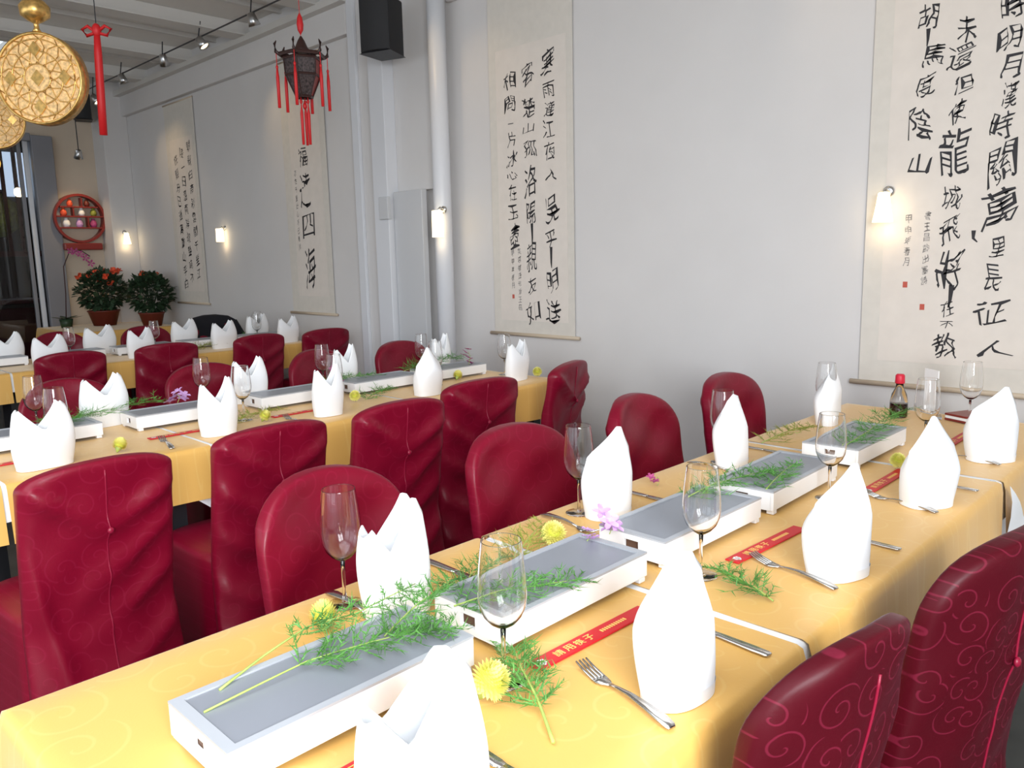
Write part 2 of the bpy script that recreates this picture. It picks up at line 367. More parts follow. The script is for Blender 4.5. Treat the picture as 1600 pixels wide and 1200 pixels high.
# ------------------------------------------------------------------ chairs
def seg_d(p, a, b):
    px, py = p; ax, ay = a; bx, by = b; dx, dy = bx-ax, by-ay
    t = max(0, min(1, ((px-ax)*dx+(py-ay)*dy)/(dx*dx+dy*dy)))
    return math.hypot(px-ax-t*dx, py-ay-t*dy), t
VAR = [(.885, .203, .034, .735, 2.25, .045, 0), (.880, .205, .034, .745, 2.35, .040, 0), (.885, .193, .028, .832, 2.2, .016, 0), (.880, .196, .028, .828, 2.4, .020, 0), (.915, .168, .020, .80, 2.2, .045, 1), (.925, .200, .028, .80, 2.4, .040, 1)]
def chair_meshes(v):
    H, w0, d0, zc, ex, sag, mm = VAR[v]; hz = .885
    sg = -1 if v % 2 else 1; rr = random.Random(v)
    creases = [((-.20, .80), (0, .70), .010, .020), ((.20, .85), (0, .70), .011, .020), ((-.20*sg, .71), (.05*sg, .53), .009, .020),
               ((-.205*sg, .57), (.05*sg, .40), .008, .022), ((-.2*sg, .40), (.04*sg, .25), .008, .024), ((.19*sg, .66), (.09*sg, .18), .008, .022),
               ((-.2*sg, .24), (.1*sg, .08), .008, .025)]
    def outer(y, z):
        s = 0
        for a, b, amp, sig in creases:
            d, t = seg_d((y, z), a, b); s += (.35 if mm else 2.3 if v in (2, 3) else 1.1)*amp*math.exp(-(d/sig)**2)*(.45+.55*math.sin(PI*min(1, t*.9+.1)))
        s += .004*math.sin(y*40+z*11+v)*math.sin(z*17+v*2)
        return s
    rings = []; NR = 72
    zs = [.04+(zc-.04)*k/36 for k in range(37)] + [zc+(H-zc)*math.sin(PI/2*k/12) for k in range(1, 13)]
    for z in zs:
        if z > zc:
            q = min((z-zc)/(H-zc), .9995); ww = w0*(1-q**ex)**(1/ex); dd = d0*(1-q**5)**(1/5)
        else: ww, dd = w0, d0
        if z < .45: ww *= 1+.09*(.45-z)/.41; dd *= 1+.25*(.45-z)/.41
        ring = []
        for k in range(NR):
            a = 2*PI*k/NR; c, s = math.cos(a), math.sin(a)
            x = dd*math.copysign(abs(c)**.5, c); y = ww*math.copysign(abs(s)**.55, s)
            if c < 0: x -= outer(y, z)*min(1, abs(c)*1.6)*min(1, (H-z)/.03)
            elif z > .46: x += (.008*math.sin(y*15+z*21+v*2)+.005*math.sin(z*34-y*22+v))*abs(c)*min(1, (H-z)/.06)
            x += sag*(y/w0)**2 - math.tan(R(9))*max(0, z-.45)
            if z < .45: x -= .05*(.45-z)/.41
            ring.append((x, y, z))
        rings.append(ring)
    back = MB().loft(rings).mesh('backrest_cover', True); back.materials.append(M_redscroll if mm else M_red)
    # seat cover with skirt
    rings = []
    for z, f in [(.03, 1), (.10, .98), (.18, .965), (.26, .95), (.34, .94), (.41, .935), (.45, .93), (.468, .90), (.476, .82), (.48, .5), (.481, .02)]:
        ring = []
        for k in range(64):
            a = 2*PI*k/64; c, s = math.cos(a), math.sin(a)
            hx, hy = .225*f, .205*f
            wv = 1+(.022*math.sin(a*9+v)+.016*math.sin(a*15+2*v))*max(0, (.42-z)/.4)
            ring.append((.225+hx*wv*math.copysign(abs(c)**.45, c), hy*wv*math.copysign(abs(s)**.45, s), z))
        rings.append(ring)
    seat = MB().loft(rings).mesh('seat_cover', True); seat.materials.append(M_redscroll if mm else M_red)
    sm = MB(); pr = []
    for z in [.10+(.86-.10)*k/40 for k in range(41)]:
        dd = d0 if z < zc else d0*(1-((z-zc)/(H-zc))**5)**(1/5)
        if z < .45: dd *= 1+.25*(.45-z)/.41
        x = -dd-outer(0, z)*min(1, (H-z)/.03)-math.tan(R(9))*max(0, z-.45)-(.05*(.45-z)/.41 if z < .45 else 0)
        pr.append((x, z))
    sm.tube([(x-.0005, 0, z) for x, z in pr], .0022, 6)
    seam = sm.mesh('seam', True); seam.materials.append(M_seam)
    bx = min(pr, key=lambda q: abs(q[1]-.70))[0]
    bt = MB().sphere((bx-.003, 0, .70), .009, 10, 6, (.6, 1, 1)).mesh('button', True); bt.materials.append(M_seam)
    return [('backrest_cover', back), ('seat_cover', seat), ('seam', seam), ('button', bt)]
CH = [chair_meshes(v) for v in range(6)]
def chair(x, y, deg, v, label, group):
    t = empty('dining_chair', (x, y, 0), R(deg), label, 'chair', group)
    for n, me in CH[v]:
        o = bpy.data.objects.new(n, me); COL.objects.link(o); o.parent = t
    return t
NTH = ['nearest the camera', 'second from the camera', 'third from the camera', 'fourth from the camera', 'fifth from the camera', 'sixth from the camera']
NT = ['first', 'second', 'third', 'fourth', 'fifth', 'sixth', 'seventh']
for k, (x, y, a) in enumerate(((-1.545, .98, 2), (-1.555, 1.63, -3), (-1.555, 2.25, 3), (-1.57, 2.90, -2))):
    chair(x, y, a, k % 2, f'burgundy satin chair facing us across the front table row, {NTH[k]}', 'chairs at the front table row')
for k, (x, y, a) in enumerate(((-.395, .955, 172), (-.335, 1.44, 169))):
    chair(x, y, a, k+4, ('low curved burgundy damask chair back at the near side of the front table', 'tall burgundy damask chair back with scroll pattern beside the hanging white cloth corner')[k], 'chairs at the front table row')
for k, (x, y, a) in enumerate(((-2.20, .66, 184), (-2.26, 1.19, 182), (-2.25, 1.68, 178), (-2.40, 2.22, 175), (-2.42, 2.78, 196))):
    chair(x, y, a, 2+k % 2, f'burgundy chair seen from behind with creased cover, {NT[k]} at the middle table row', 'chairs at the middle table row')
for k, (x, y, a) in enumerate(((-3.76, 1.08, 2), (-3.80, 1.72, -4), (-3.80, 2.37, 3), (-3.80, 2.95, 0))):
    chair(x, y, a, k % 2, f'burgundy chair facing us beyond the middle table row, {NTH[k]}', 'chairs beyond the middle table row')
for k, (x, y, a) in enumerate(((-5.10, 1.48, 180), (-5.12, 2.05, 177), (-5.12, 2.68, 183), (-5.12, 3.22, 180))):
    chair(x, y, a, 2+k % 2, f'burgundy chair seen from behind at the rear table row, {NTH[k]}', 'chairs at the rear table row')
FARCH = [chair(x, y, a, k % 2, l, 'chairs beyond the rear table row') for k, (x, y, a, l) in enumerate((
    (-6.62, 1.88, 0, 'burgundy chair facing us beyond the rear table row, by the doorway'),
    (-6.62, 2.52, 3, 'burgundy chair facing us beyond the rear table row, under the orange flowers'),
    (-6.62, 3.10, 0, 'burgundy chair beyond the rear table row with a black jacket over it')))]
# the jacket over that chair
rings = []
for z, ww, dd in ((.60, .225, .075), (.72, .232, .072), (.82, .23, .066), (.88, .20, .058), (.915, .15, .045), (.93, .06, .02)):
    rings.append([(dd*math.copysign(abs(math.cos(a))**.6, math.cos(a))-.02+.045*(ww*math.sin(a)/.2)**2-math.tan(R(9))*(z-.45), ww*math.copysign(abs(math.sin(a))**.6, math.sin(a))*(1+.03*math.sin(a*7)), z) for a in [2*PI*k/40 for k in range(40)]])
jk = empty('jacket', (-6.62, 3.10, 0), 0, 'black jacket hung over a chair back near the scroll wall', 'jacket')
MB().loft(rings).build('body', M_jacket, jk, smooth=True)
for s in (-1, 1): MB().tube([(-.06, s*.19, .86), (-.02, s*.235, .74), (.02, s*.24, .60), (.03, s*.235, .50)], [.04, .042, .04, .036], 10).build('sleeve', M_jacket, jk, smooth=True)

# ------------------------------------------------------------------ napkins
NPROF = [(.058, .040, 1, ((-1, .168), (-.6, .196), (0, .212), (.6, .203), (1, .172))),
         (.060, .036, 0, ((-1, .183), (-.84, .19), (0, .122), (.84, .212), (1, .20))),
         (.060, .040, 1, ((-1, .148), (-.75, .162), (.5, .216), (.75, .214), (1, .165))),
         (.058, .042, 1, ((-1, .138), (.05, .222), (.3, .214), (1, .145))),
         (.074, .036, 0, ((-1, .178), (-.86, .19), (-.05, .12), (.80, .205), (1, .188))),
         (.066, .036, 0, ((-1, .162), (-.88, .170), (-.42, .136), (.50, .206), (.78, .203), (1, .178))),
         (.060, .038, 0, ((-1, .150), (-.85, .166), (-.35, .124), (.55, .210), (.75, .206), (1, .172)))]
def napkin_mesh(v):
    a0, b0, pinch, prof = NPROF[v]; rr = random.Random(v); n = 64; m = 16; ph = rr.uniform(0, 6)
    def topz(u):
        for (u0, za), (u1, zb) in zip(prof, prof[1:]):
            if u <= u1: return za+(zb-za)*(u-u0)/(u1-u0)
        return prof[-1][1]
    def pt(k, s, off):
        th = 2*PI*k/n; c, sn = math.cos(th), math.sin(th); u = math.copysign(abs(c)**.85, c)
        top = topz(u); z = top*s; q = z/.2
        a = a0*(.86+.26*math.sin(PI*min(1, q*.8+.15)))*(1-.06*max(0, q-.6))
        b = b0*(.95+.15*math.sin(PI*min(1, q*.9+.1)))*(1-(.97*min(1, max(0, s-.55)/.42)**1.3 if pinch else .35*min(1, max(0, q-.5)/.42)))
        a *= 1+.02*math.sin(th*3+ph+q*2)
        return ((a-off)*u, (b-off)*math.copysign(abs(sn)**.75, sn)+.004*math.sin(q*5+ph), z)
    rings = [[pt(k, i/m, 0) for k in range(n)] for i in range(m+1)] + [[pt(k, i/m, .0028) for k in range(n)] for i in range(m, 1, -1)]
    me = MB().loft(rings, True).mesh('folded_body', True); me.materials.append(M_napkin)
    cu = MB().loft([[tuple(Vector(pt(k, 0, -.0012-.0006*j)) + Vector((0, 0, zz))) for k in range(n)] for j, zz in enumerate((0, .012, .02))] , False).mesh('cuff', True)
    cu.materials.append(M_napkin)
    fs = []
    for y in (-.010, .012):                                         # the folded layers standing inside
        for k in range(9):
            u = -.88+1.76*k/8; fs.append([(u*a0*.95, y+(.006*math.sin(k)), 0.01), (u*a0*.95, y+.006*math.sin(k), max(.05, topz(u)*.92-.010)), (u*a0*.95, y+.002+.006*math.sin(k), max(.05, topz(u)*.92-.010)), (u*a0*.95, y+.002+.006*math.sin(k), .01)])
    inn = MB().loft(fs[:9]).mesh('inner_fold', True); inn.materials.append(M_napkin)
    return me, cu, inn
NK = [napkin_mesh(v) for v in range(7)]
def napkin(x, y, deg, v, label, sc=1, group='folded napkins'):
    t = empty('folded_napkin', (x, y, .7512), R(deg), label, 'napkin', group); t.scale = (sc, sc, 1)
    for n, me in zip(('folded_body', 'cuff', 'inner_fold'), NK[v]):
        o = bpy.data.objects.new(n, me); COL.objects.link(o); o.parent = t
for k, (x, y, a, v, s) in enumerate(((-.610, .475, 80, 5, 1.0), (-.575, .905, 84, 0, 1.0), (-.578, 1.475, 70, 2, 1.05), (-.585, 2.03, 58, 3, 1.05), (-.585, 2.59, 50, 2, 1.1))):
    napkin(x, y, a, v, f'white two-peaked napkin, near side of front table row, {NTH[k]}', s)
for k, (x, y, a, v, s) in enumerate(((-1.085, .80, 80, 6, .98), (-1.125, 1.465, 70, 2, .95), (-1.13, 2.06, 90, 0, .95), (-1.15, 2.79, 95, 2, .95))):
    napkin(x, y, a, v, f'white two-peaked napkin, far side of front table row, {NTH[k]}', s)
for k, (x, y, a, v, s) in enumerate(((-2.75, .70, 95, 4, 1.10), (-2.76, 1.275, 84, 1, 1.05), (-2.75, 1.735, 84, 1, .98), (-2.80, 2.30, 88, 3, 1.1), (-2.77, 2.86, 98, 4, .98))):
    napkin(x, y, a, v, f'white two-peaked napkin, near side of middle table row, {NTH[k]}', s)
for k, (x, y, a, v, s) in enumerate(((-3.28, 1.06, 95, 4, 1.1), (-3.30, 1.68, 85, 4, 1.0), (-3.32, 2.20, 88, 1, 1.0), (-3.32, 2.82, 92, 1, 1.0))):
    napkin(x, y, a, v, f'white two-peaked napkin, far side of middle table row, {NTH[k]}', s)
for k, (x, y, a, v, s) in enumerate(((-5.52, 1.50, 92, 4, 1.25), (-5.54, 2.06, 95, 4, 1.1), (-5.60, 2.68, 95, 4, 1.2), (-5.55, 3.18, 95, 4, 1.1))):
    napkin(x, y, a, v, f'white two-peaked napkin, near side of rear table row, {NTH[k]}', s)
for k, (x, y, a, v, s) in enumerate(((-6.03, 1.39, 92, 4, 1.2), (-6.05, 1.97, 95, 4, 1.35), (-6.05, 2.58, 95, 4, 1.25), (-6.04, 3.18, 95, 4, 1.2))):
    napkin(x, y, a, v, f'white two-peaked napkin, far side of rear table row, {NTH[k]}', s)

# ------------------------------------------------------------------ wine glasses
bowl_o = [(.0008, .0825), (.0042, .083), (.010, .086), (.020, .093), (.029, .104), (.0345, .118), (.0365, .134), (.0364, .145), (.036, .155), (.0350, .170), (.0335, .185), (.0316, .202), (.0302, .213), (.02975, .2168), (.0296, .2176), (.0294, .218)]
bowl_i = [(.0290, .218), (.0288, .2176), (.02893, .2168), (.0294, .213), (.0308, .202), (.0327, .185), (.0342, .170), (.0352, .155), (.0356, .145), (.0357, .134), (.0336, .1185), (.028, .105), (.019, .0948), (.009, .0885), (.003, .0871), (.0008, .0870)]
def gm(name, prof, n=28):
    me = MB().lathe(prof, n, caps=True).mesh(name, True); me.materials.append(M_glass); return me
GL = [('bowl', gm('bowl', bowl_o+bowl_i)),
      ('stem', gm('stem', [(.0055, .005), (.0042, .010), (.0034, .03), (.0033, .06), (.0045, .0828)], 14)),
      ('foot', gm('foot', [(.0315, .0005), (.0325, .0012), (.031, .0021), (.018, .0032), (.007, .0049), (.002, .0049)], 28))]
def glass(x, y, label, z=.7512):
    t = empty('wine_glass', (x, y, z), 0, label, 'wine glass', 'wine glasses')
    for n, me in GL:
        o = bpy.data.objects.new(n, me); COL.objects.link(o); o.parent = t
for k, (x, y) in enumerate(((-.795, .762), (-.785, 1.292), (-.80, 1.925), (-.79, 2.62), (-.775, 3.10))):
    if k < 4: x, y = x+.017, y
    glass(x, y, f'wine glass beside the food warmers, front table row, {NTH[k]}')
for k, (x, y) in enumerate(((-1.181, .755), (-1.188, 1.432), (-1.165, 2.07), (-1.165, 2.80))):
    glass(x, y, f'wine glass at the far edge of front table row, {NTH[k]}')
for k, (x, y) in enumerate(((-2.95, .80), (-2.93, 1.46), (-2.95, 1.90), (-2.98, 2.50), (-2.95, 2.95))):
    glass(x, y, f'clear wine glass, near half of middle table row, {NTH[k]}')
for k, (x, y) in enumerate(((-3.345, .84), (-3.35, 1.49), (-3.36, 2.10), (-3.33, 2.70))):
    glass(x, y, f'clear wine glass, far half of middle table row, {NTH[k]}')
for k, (x, y) in enumerate(((-5.86, 1.72), (-5.9, 2.30), (-5.85, 3.08), (-6.10, 3.22))):
    glass(x, y, f'small clear wine glass on the rear table row, {NTH[k]}')

# ------------------------------------------------------------------ food warmers
def warmer_meshes():
    L, Wd, z0, z1 = .39, .165, .010, .054
    out = []
    def a(n, mb, m, b=0): me = mb.mesh(n, False, b); me.materials.append(m); out.append((n, me))
    for s in (-1, 1):
        x = s*(Wd/2-.004); a('side_panel', MB().box((x-.004, -L/2, z0), (x+.004, L/2, z1)), M_warm, .0015)
    for s in (-1, 1):
        y = s*(L/2-.004); e = MB()
        e.box((-Wd/2+.008, y-.004, z0), (-.018, y+.004, z1)); e.box((.018, y-.004, z0), (Wd/2-.008, y+.004, z1))
        e.box((-.018, y-.004, z0), (.018, y+.004, z0+.012)); e.box((-.018, y-.004, z1-.011), (.018, y+.004, z1))
        a('end_panel', e, M_warm)
    a('dark_core', MB().box((-Wd/2+.009, -L/2+.009, z0+.001), (Wd/2-.009, L/2-.009, z1-.008)), M_hole)  # solid dark brown block, stands in for the shaded inside behind the slots
    rim = MB()
    for (x0, y0, x1, y1) in ((-Wd/2, -L/2, -Wd/2+.012, L/2), (Wd/2-.012, -L/2, Wd/2, L/2), (-Wd/2+.012, -L/2, Wd/2-.012, -L/2+.016), (-Wd/2+.012, L/2-.016, Wd/2-.012, L/2)):
        rim.box((x0, y0, z1), (x1, y1, z1+.004))
    a('rim', rim, M_plate2)
    a('top_plate', MB().box((-Wd/2+.0135, -L/2+.0175, z1-.007), (Wd/2-.0135, L/2-.0175, z1+.002)), M_plate, .001)
    for sx in (-1, 1):
        for sy in (-1, 1): a('foot', MB().box((sx*(Wd/2-.010)-.009, sy*(L/2-.014)-.009, 0), (sx*(Wd/2-.010)+.009, sy*(L/2-.014)+.009, z0)), M_warm, .0015)
    return out
WM = warmer_meshes()
def warmer(x, y, label, deg=0):
    t = empty('food_warmer', (x, y, .7512), R(deg), label, 'food warmer', 'food warmers')
    for n, me in WM:
        o = bpy.data.objects.new(n, me); COL.objects.link(o); o.parent = t
for k, y in enumerate((.556, 1.008, 1.462, 1.905, 2.43)):
    warmer(-.913, y, f'white food warmer with grey plate, front table row, {NTH[k]}', (0, 0, -.6, 1.2, 0)[k])
for k, y in enumerate((.28, .78, 1.29, 1.80, 2.07+.2, 2.72)):
    warmer(-3.135, y, f'white food warmer with grey plate, middle table row, {NTH[k]}')
for k, y in enumerate((.78, 1.25, 1.72, 2.19, 2.66, 3.08)):
    warmer(-5.86, y, f'white food warmer with grey plate, rear table row, {NTH[k]}')

# ------------------------------------------------------------------ cutlery and sleeves
def strip(pts):
    """flat bar through (x, half width, z) stations along x"""
    mb = MB(); t = .0011
    return mb.loft([[(x, -w, z-t), (x, w, z-t), (x, w, z+t), (x, -w, z+t)] for x, w, z in pts])
def fork_meshes():
    out = []
    def a(n, mb, m): me = mb.mesh(n, True); me.materials.append(m); out.append((n, me))
    a('handle', strip([(0, .006, .003), (.004, .0085, .004), (.02, .0095, .007), (.05, .0075, .009), (.085, .0045, .010), (.11, .0030, .0075), (.128, .0032, .0045)]), M_steel)
    a('head', strip([(.126, .0033, .0046), (.136, .009, .003), (.145, .0115, .002), (.155, .012, .003)]), M_steel)
    for k in range(4):
        y = (k-1.5)*.0063
        mb = strip([(.153, .0021, .003), (.175, .0018, .007), (.195, .0011, .013)]); mb.v = [(x, yy+y, z) for x, yy, z in mb.v]; a('tine', mb, M_steel)
    return out
def knife_meshes():
    h = strip([(0, .006, .003), (.005, .0085, .003), (.03, .009, .003), (.09, .007, .003), (.1, .006, .003)]).mesh('handle', True); h.materials.append(M_steel)
    b = strip([(.098, .006, .003), (.11, .0085, .0022), (.16, .0095, .0018), (.19, .007, .0016), (.205, .002, .0015)]).mesh('blade', True); b.materials.append(M_steel)
    return [('handle', h), ('blade', b)]
FK, KN = fork_meshes(), knife_meshes()
def cutlery(kind, x, y, deg, label):
    t = empty(kind, (x, y, .7516), R(deg), label, kind.replace('_', ' '), kind+'s')
    for n, me in (FK if kind == 'fork' else KN):
        o = bpy.data.objects.new(n, me); COL.objects.link(o); o.parent = t
for k, (x, y, a) in enumerate(((-.527, .822, 167), (-.545, 1.392, 167), (-.545, 1.97, 166), (-.545, 2.53, 168))):
    cutlery('fork', x, y, a, f'steel fork, near edge of front table row, beside the {NT[k+1]} napkin from the camera')
for k, (x, y, a) in enumerate(((-.535, .612, 178), (-.522, 1.085, 176), (-.527, 1.672, 176), (-.522, 2.218, 176))):
    cutlery('table_knife', x, y, a, f'steel knife, near edge of front table row, after the {NT[k]} napkin from the camera')
for k, (x, y, a) in enumerate(((-1.245, .76, -3), (-1.245, 1.36, -8), (-1.235, 2.0, -4))):
    cutlery('fork', x, y, a, f'dark looking steel fork, far edge of front table row, {NTH[k]}')
for k, (x, y, a) in enumerate(((-1.235, .985, 0), (-1.235, 1.643, 0), (-1.235, 2.28, 0))):
    cutlery('table_knife', x, y, a, f'dark looking steel knife, far edge of front table row, {NTH[k]}')
for k, (x, y, a) in enumerate(((-2.66, .53, 170), (-2.66, 1.06, 168), (-2.66, 1.56, 170))):
    cutlery('fork', x, y, a, f'steel fork at the near edge of the middle table row, {NTH[k]}')

_fc = bpy.data.curves.new('glyph', 'FONT'); _fo = bpy.data.objects.new('glyph', _fc); COL.objects.link(_fo)
_cache = {}
def glyph(ch, bold=0):
    """outline of one written character, unit box centred at the origin"""
    if (ch, bold) in _cache: return _cache[ch, bold]
    _fc.body = ch; _fc.offset = bold; _fc.resolution_u = 4
    bpy.context.view_layer.update(); dg = bpy.context.evaluated_depsgraph_get(); ev = _fo.evaluated_get(dg); me = ev.to_mesh()
    vs = [(v.co.x, v.co.y) for v in me.vertices]; fs = [tuple(p.vertices) for p in me.polygons]; ev.to_mesh_clear()
    x0, x1 = min(v[0] for v in vs), max(v[0] for v in vs); y0, y1 = min(v[1] for v in vs), max(v[1] for v in vs)
    if ch in '一': y0, y1 = y0-.35, y1+.35
    vs = [((x-(x0+x1)/2)/(x1-x0), (y-(y0+y1)/2)/(y1-y0)) for x, y in vs]
    _cache[ch, bold] = (vs, fs); return vs, fs
SL = []
def sleeve(x, y, label, deg=0):
    t = empty('chopstick_sleeve', (x, y, .7513), R(deg), label, 'chopstick sleeve', 'red chopstick sleeves')
    MB().box((-.016, -.14, 0), (.016, .14, .0035)).build('paper_sleeve', M_sleeve, t, bevel=.0012)
    mb = MB()
    for k, ch in enumerate('請用筷子'):
        vs, fs = glyph(ch, .012); mb.add([(-yy*.017, -.082+k*.024+xx*.019, .0038) for xx, yy in vs], fs)
    mb.build('lettering', M_goldink, t)
    mb = MB()
    for k in range(11): mb.box((-.004, .02+k*.006, .0036), (.004, .0235+k*.006, .0039))
    mb.build('small_print', M_goldink, t)['kind'] = 'stuff'
    mb = MB()
    for k in range(6):
        a = k*PI/3; mb.add([(.0016*math.cos(a+q)+.0055*math.cos(a)+(.004*math.cos(q)), -.122+.0055*math.sin(a)+.004*math.sin(q), .0038) for q in [2*PI*j/8 for j in range(8)]], [tuple(range(8))])
    mb.build('flower_emblem', M_whiteink, t)
for k, (x, y) in enumerate(((-.765, .50), (-.765, .955), (-.748, 1.53), (-.732, 2.17), (-.728, 2.78))):
    sleeve(x, y, f'red paper chopstick sleeve with gold print, front table row, {NTH[k]}', (0, -2, -3, 0, 0)[k])
for k, (x, y) in enumerate(((-2.885, .62), (-2.885, 1.21), (-2.89, 1.70))):
    sleeve(x, y, f'red paper chopstick sleeve with gold print, middle table row, {NTH[k]}')

# ------------------------------------------------------------------ flowers and sprigs on the tables
def sprig(pts, label, n=16, spread=.05, seed=0, lo=.25, m=M_leaf, cat='fern sprig', name='fern_sprig', dens=9, stemr=.0013):
    """feathery sprig: a stem through world points, side shoots with needle leaves"""
    rr = random.Random(seed); o = Vector(pts[0]); P = [Vector(p)-o for p in pts]
    def at(t):
        s = t*(len(P)-1); i = min(int(s), len(P)-2); return P[i].lerp(P[i+1], s-i)
    t = empty(name, o, 0, label, cat, 'green sprigs')
    sm = [at(k/12)+Vector((0, 0, .010*math.sin(PI*k/12))) for k in range(13)]
    MB().tube(sm, [stemr*(1.3-.8*k/12) for k in range(13)], 5).build('stem', M_stem, t, smooth=True)
    mb = MB()
    for k in range(n):
        f = lo+(1-lo)*(k+rr.random())/n
        b = at(min(f, 1))+Vector((0, 0, .010*math.sin(PI*f))); ax = (at(min(1, f+.02))-at(max(0, f-.02))).normalized()
        for s in (-1, 1, -1, 1):
            side = Vector((-ax.y, ax.x, 0))*s
            d = (ax*rr.uniform(.3, .9)+side*rr.uniform(.5, 1)+Vector((0, 0, rr.uniform(-.05, .45)))).normalized()
            ln = spread*(1.15-.6*f)*rr.uniform(.7, 1.2)
            q = [b+d*ln*j/3+Vector((0, 0, -.10*ln*(j/3)**2)) for j in range(4)]
            for p in q: p.z = max(p.z, .001)
            mb.tube(q, .0005, 3)
            for j in range(dens):
                c = q[0].lerp(q[3], (j+1)/dens); nd = (d+Vector((rr.gauss(0, .8), rr.gauss(0, .8), rr.gauss(.1, .45)))).normalized()
                e = c+nd*ln*rr.uniform(.25, .5); e.z = max(e.z, .001); c.z = max(c.z, .0005)
                wv = nd.cross(Vector((rr.gauss(0, 1), rr.gauss(0, 1), 1))).normalized()*.0012
                mb.add([c-wv, c+wv, e], [(0, 1, 2)])
    mb.build('foliage', m, t)['kind'] = 'stuff'
    return t
z1 = .8085; z0 = .7525
sprig([(-.936, .382, z1), (-.937, .532, z1), (-.905, .66, z1), (-.875, .745, z1)], 'long feathery sprig lying across the top of the first food warmer', 20, .062, 1, .30)
sprig([(-.972, .42, z1), (-1.00, .50, z1), (-1.02, .585, z1+.004), (-1.005, .66, z1+.006), (-1.03, .80, z1+.01)], 'thin bending stem with green wisps beside the first food warmer', 11, .05, 2, .35, stemr=.0016)
sprig([(-.93, .66, z1), (-.96, .74, z1), (-.975, .79, z1), (-1.0, .86, z1+.01)], 'feathery tuft at the far end of the first food warmer', 13, .055, 3, .0)
sprig([(-.93, .80, z1), (-.90, .88, z1), (-.87, .93, z1), (-.845, 1.02, z1)], 'feathery sprig behind the wine glass on the second food warmer', 15, .06, 4, .0)
sprig([(-1.03, .90, z0+.004), (-1.08, .98, z0+.01), (-1.10, 1.08, z0+.01)], 'feathery sprig beside the second food warmer, far side', 10, .05, 14, .0)
sprig([(-.620, .692, z0+.003), (-.69, .74, z0+.003), (-.755, .775, z0+.012), (-.82, .825, z0+.012)], 'curved fern sprig lying by the yellow bloom and red sleeve', 16, .055, 5, .25, stemr=.0022)
sprig([(-.605, 1.265, z0+.004), (-.67, 1.285, z0+.004), (-.745, 1.315, z0+.012)], 'short fern sprig sticking out behind a napkin on the front table', 10, .055, 6, .0)
sprig([(-.965, 1.55, z1), (-.95, 1.66, z1), (-.93, 1.78, z1), (-.915, 1.90, z1)], 'fern sprig spanning the third and fourth food warmers', 16, .062, 7, .0)
sprig([(-.85, 1.72, z1), (-.87, 1.84, z1), (-.905, 2.0, z1)], 'loose fern on the fourth food warmer plate', 10, .05, 8, .0)
sprig([(-.88, 2.26, z1), (-.885, 2.45, z1), (-.90, 2.62, z1+.01), (-.90, 2.8, z1+.02)], 'fern sprig on the last food warmer by the scroll wall', 16, .075, 9, .0)
sprig([(-1.18, 2.35, z0+.004), (-1.16, 2.50, z0+.01), (-1.15, 2.66, z0+.01)], 'olive green sprig at the far edge of the front table', 10, .06, 10, .0, M_olive)
sprig([(-1.07, 1.08, z0+.004), (-1.11, 1.16, z0+.01), (-1.16, 1.27, z0+.02)], 'olive sprig around the yellow bloom by the second warmer', 10, .055, 11, .0, M_olive)
sprig([(-3.08, .78, z1), (-3.18, .92, z1), (-3.27, 1.10, z1), (-3.36, 1.30, z1)], 'wide fern spread on the first middle-row warmers', 18, .10, 12, .0)
sprig([(-2.88, 1.36, z0+.004), (-2.93, 1.48, z0+.01), (-2.97, 1.64, z0+.01)], 'olive sprig on the middle table beside the second napkin', 10, .06, 13, .0, M_olive)
sprig([(-3.18, 2.45, z1), (-3.20, 2.62, z1+.01), (-3.22, 2.86, z1+.03)], 'bushy fern standing on the last middle-row warmer', 16, .11, 15, .0)
sprig([(-2.90, 2.02, z0+.004), (-2.97, 2.14, z0+.01), (-3.02, 2.26, z0+.01)], 'fern sprig before the third middle-row warmer', 10, .06, 16, .0)
sprig([(-5.60, 2.42, z0+.004), (-5.63, 2.55, z0+.02), (-5.62, 2.70, z0+.03)], 'yellow green sprig on the rear table row', 12, .09, 17, .0, M_olive)
sprig([(-3.2, 1.95, z1), (-3.21, 2.1, z1), (-3.2, 2.3, z1)], 'fern lying on the third middle-row warmer', 12, .08, 18, .0)
sprig([(-6.0, 2.9, z0+.004), (-5.95, 3.02, z0+.02), (-5.93, 3.18, z0+.02)], 'fern tuft at the wall end of the rear table row', 12, .09, 19, .0)

def mum_meshes():
    rr = random.Random(3); mb = MB()
    for k in range(230):
        u = (k+.5)/230; ph = k*2.39996; el = math.asin(1-1.75*u); r = .027*rr.uniform(.9, 1.06)
        d = Vector((math.cos(ph)*math.cos(el), math.sin(ph)*math.cos(el), math.sin(el))); sd = d.cross(Vector((0, 0, 1)))
        sd = sd.normalized()*.0042 if sd.length > 1e-3 else Vector((.0042, 0, 0)); upv = sd.cross(d).normalized()
        b, m_, e = d*.010, d*.019+upv*.002, d*r+upv*.0045
        mb.add([b-sd*.4, b+sd*.4, m_+sd, e, m_-sd], [(0, 1, 2, 4), (4, 2, 3)])
    pt = mb.mesh('petals'); pt.materials.append(M_mum)
    h = MB().sphere((0, 0, 0), .017, 12, 8).mesh('heart', True); h.materials.append(M_mumheart)
    cx = MB().lathe([(.002, -.030), (.008, -.020), (.014, -.010)], 10, caps=True).mesh('calyx', True); cx.materials.append(M_stem)
    return pt, h, cx
MU = mum_meshes()
